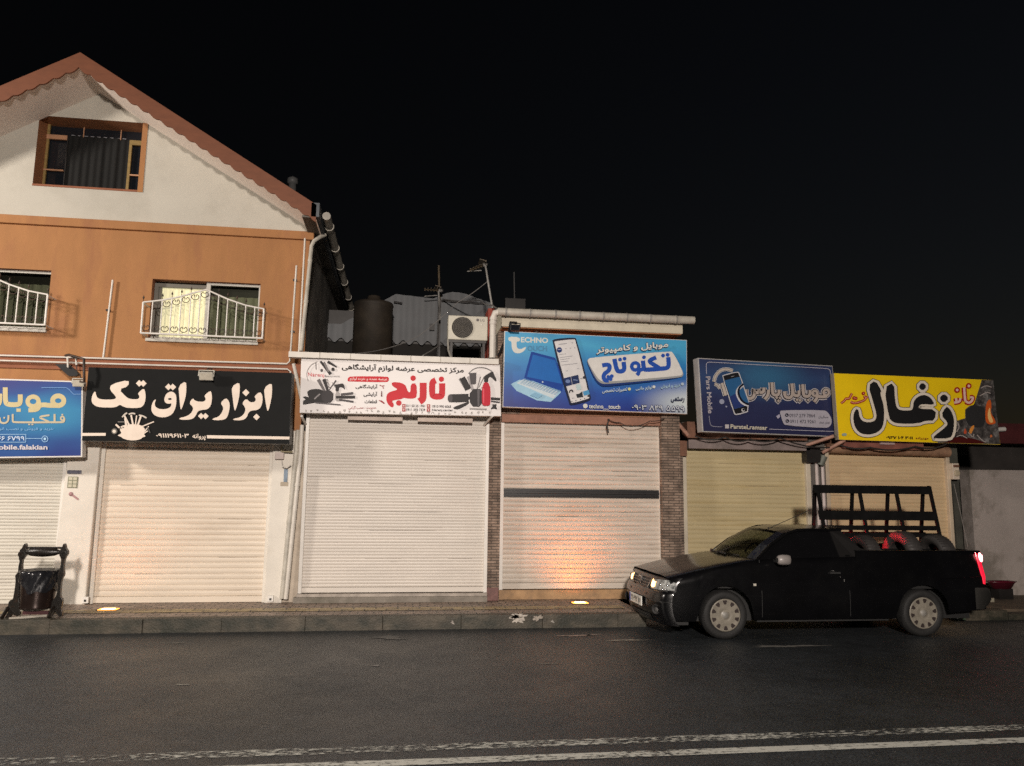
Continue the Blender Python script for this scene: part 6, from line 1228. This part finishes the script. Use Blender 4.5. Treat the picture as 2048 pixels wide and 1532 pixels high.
# wheels
TY = pm('tyre_rubber', (.009, .0088, .0086), .75, var=.3, vs=20, bump=.2, bs=80); COV = pm('wheel_cover_plastic', (.19, .172, .14), .4, var=.18, vs=9, spec=.5); SLOT = pm('slot_dark', (.02, .012, .010), .7)
def make_wheel(X, sg, rot):
    Yw = YT+sg*.70; ax = Vector((0, sg, 0)); c = Vector((X, Yw, .298)); m = MB()
    m.lathe([(.02, .03), (.12, .035), (.19, .05), (.2, -.08)], c, ax, SLOT, 24); wh = obj('wheel', m, truck)
    m = MB(); prof = [(.19, .06), (.195, .085), (.22, .098), (.25, .10), (.275, .092), (.291, .072), (.298, .04), (.299, 0), (.298, -.04), (.288, -.08), (.25, -.1), (.19, -.08)]; m.lathe(prof, c, ax, TY, 48)
    for k in range(60):
        a = 2*math.pi*k/60; u = Vector((math.cos(a), 0, math.sin(a))); t_ = Vector((-math.sin(a), 0, math.cos(a))); m.obox(c+u*.282+ax*.083, c+u*.301+ax*.03, t_*.006, ax*.008, TY)
    obj('tyre', m, wh)
    m = MB(); m.lathe([(0, .092), (.045, .092), (.052, .084), (.07, .088), (.085, .092), (.11, .09), (.17, .088), (.188, .094), (.198, .09), (.2, .07)], c, ax, COV, 48); m.lathe([(.0, .097), (.038, .095), (.042, .09)], c, ax, pm('hub_badge', (.2, .19, .17), .5), 20)
    wc = obj('wheel_cover', m, wh)
    m = MB(); n = 10
    for k in range(n):
        a = 2*math.pi*k/n+rot; q = []
        for r_, da in ((.180, -.15), (.182, 0), (.180, .15), (.155, .14), (.132, .085), (.128, 0), (.132, -.085), (.155, -.14)): q.append(c+Vector((math.cos(a+da)*r_, 0, math.sin(a+da)*r_))+ax*.0935)
        m.prism(q, ax*-.01, SLOT)
    me = obj('cover_slots', m, wh)
for X, sg, rot in ((XF, -1, .32), (XR, -1, .16), (XF, 1, 0), (XR, 1, 0)): make_wheel(X, sg, rot)

# ---------------------------------------------------------------- carrying rack and tyres in the load bed
rack = thing('glass_rack', 'black wooden A shaped carrying rack standing in the load bed of the pickup', 'rack', (6.7, 10.25, .66))
RK = pm('black_rack_wood', (.005, .005, .005), .85, spec=.08, var=.35, vs=10, bump=.3, bs=50)
YA, YB_ = 10.22, 9.92   # front plane: Y at top and at the foot
zt_k = px(1745, 971, YA).z
def yf(z): return YA+(YB_-YA)*(zt_k-z)/(zt_k-.66)
def ygf(z): return YA+.09+(.22)*(zt_k-z)/(zt_k-.66)
def rail(xa, xb, yt, yb2, th=.02, back=False):
    z1, z0 = px((xa+xb)/2, yt, YA).z, px((xa+xb)/2, yb2, YA).z
    for _ in range(3):
        z1 = px((xa+xb)/2, yt, yf(z1)).z; z0 = px((xa+xb)/2, yb2, yf(z0)).z
    zc = (z0+z1)/2; X0 = px(xa, yt, yf(zc)).x; X1 = px(xb, yt, yf(zc)).x; m = MB(); a = Vector((X0, yf(z1), z1)); c = Vector((X0, yf(z0), z0)); d = Vector((X1-X0, 0, 0)); m.prism([a, a+d, c+d, c], (0, th, 0), RK); obj('rail', m, rack, .004)
rail(1628, 1861, 971, 987.5); rail(1638, 1873, 1022, 1040.5); rail(1640, 1878, 1051, 1060.5); rail(1642, 1881, 1066, 1074.5); rail(1650, 1888, 1097, 1104)
for xt, xb2 in ((1634, 1655), (1717, 1734), (1790, 1806), (1858, 1882)):
    a = px(xt, 972, YA+.02); c = px(xb2, 1068, yf(1.3)+.02); d = (c-a); f = (a.z-.665)/(a.z-c.z); e = Vector((a.x+d.x*.25, yf(.665)+.03, .665)); m = MB(); m.obox(a, e, (.022, 0, 0), (0, .016, .004), RK); obj('post', m, rack)
for xt in (1630, 1705, 1776, 1846):
    a = px(xt, 975, YA+.09); m = MB(); m.obox((a.x, a.y, zt_k-.02), (a.x+.02, ygf(.66), .665), (.022, 0, 0), (0, .016, 0), RK); obj('post', m, rack)
m = MB(); X0, X1 = px(1628, 971, YA+.05).x, px(1861, 971, YA+.05).x; m.box(X0, X1, YA+.022, YA+.10, zt_k-.115, zt_k-.08, RK); m.box(X0, X1, ygf(1.3)+.018, ygf(1.3)+.04, 1.22, 1.28, RK); m.box(X0, X1, YB_+.0, ygf(.7), .662, .70, RK); obj('cross_brace', m, rack)
RUB = pm('old_tyre_rubber', (.030, .027, .026), .6, var=.3, vs=10, bump=.3, bs=60)
def tyre(X, Y, r_, w_, lean, label):
    t = MB(); c = Vector((X, Y, .665+r_)); ax = Vector((-1, -.05, lean)).normalized()
    t.lathe([(r_*.56, .30*w_), (r_*.58, .46*w_), (r_*.70, .55*w_), (r_*.86, .54*w_), (r_*.95, .46*w_), (r_*.99, .3*w_), (r_, 0), (r_*.99, -.3*w_), (r_*.95, -.46*w_), (r_*.86, -.54*w_), (r_*.70, -.55*w_), (r_*.58, -.46*w_), (r_*.56, -.3*w_), (r_*.60, 0), (r_*.56, .3*w_)], c, ax, RUB, 48)
    for k in range(44):
        a = 2*math.pi*k/44; u = Vector((0, math.cos(a), math.sin(a))); tt = Vector((0, -math.sin(a), math.cos(a)))
        for s_ in (-1, 1): t.obox(c+u*(r_*.985)+ax*(s_*.46*w_), c+u*(r_*1.004)+ax*(s_*.12*w_), tt*.008, ax*.006, RUB)
    single('tyre', t, label, 'tyre', 'loose tyres in the load bed')
for xm, ytop, lab in ((1722, 1070, 'loose tyre nearest the cab, its side glowing dark red, in the load bed'), (1800, 1062.5, 'loose tyre with its side lit bright red, middle of three in the load bed'), (1868, 1069, 'unlit black loose tyre nearest the tailgate in the load bed')):
    p = px(xm, ytop, 9.86); r_ = (p.z-.665)/2; tyre(p.x+.03, 9.88, r_, .185, .0, lab)
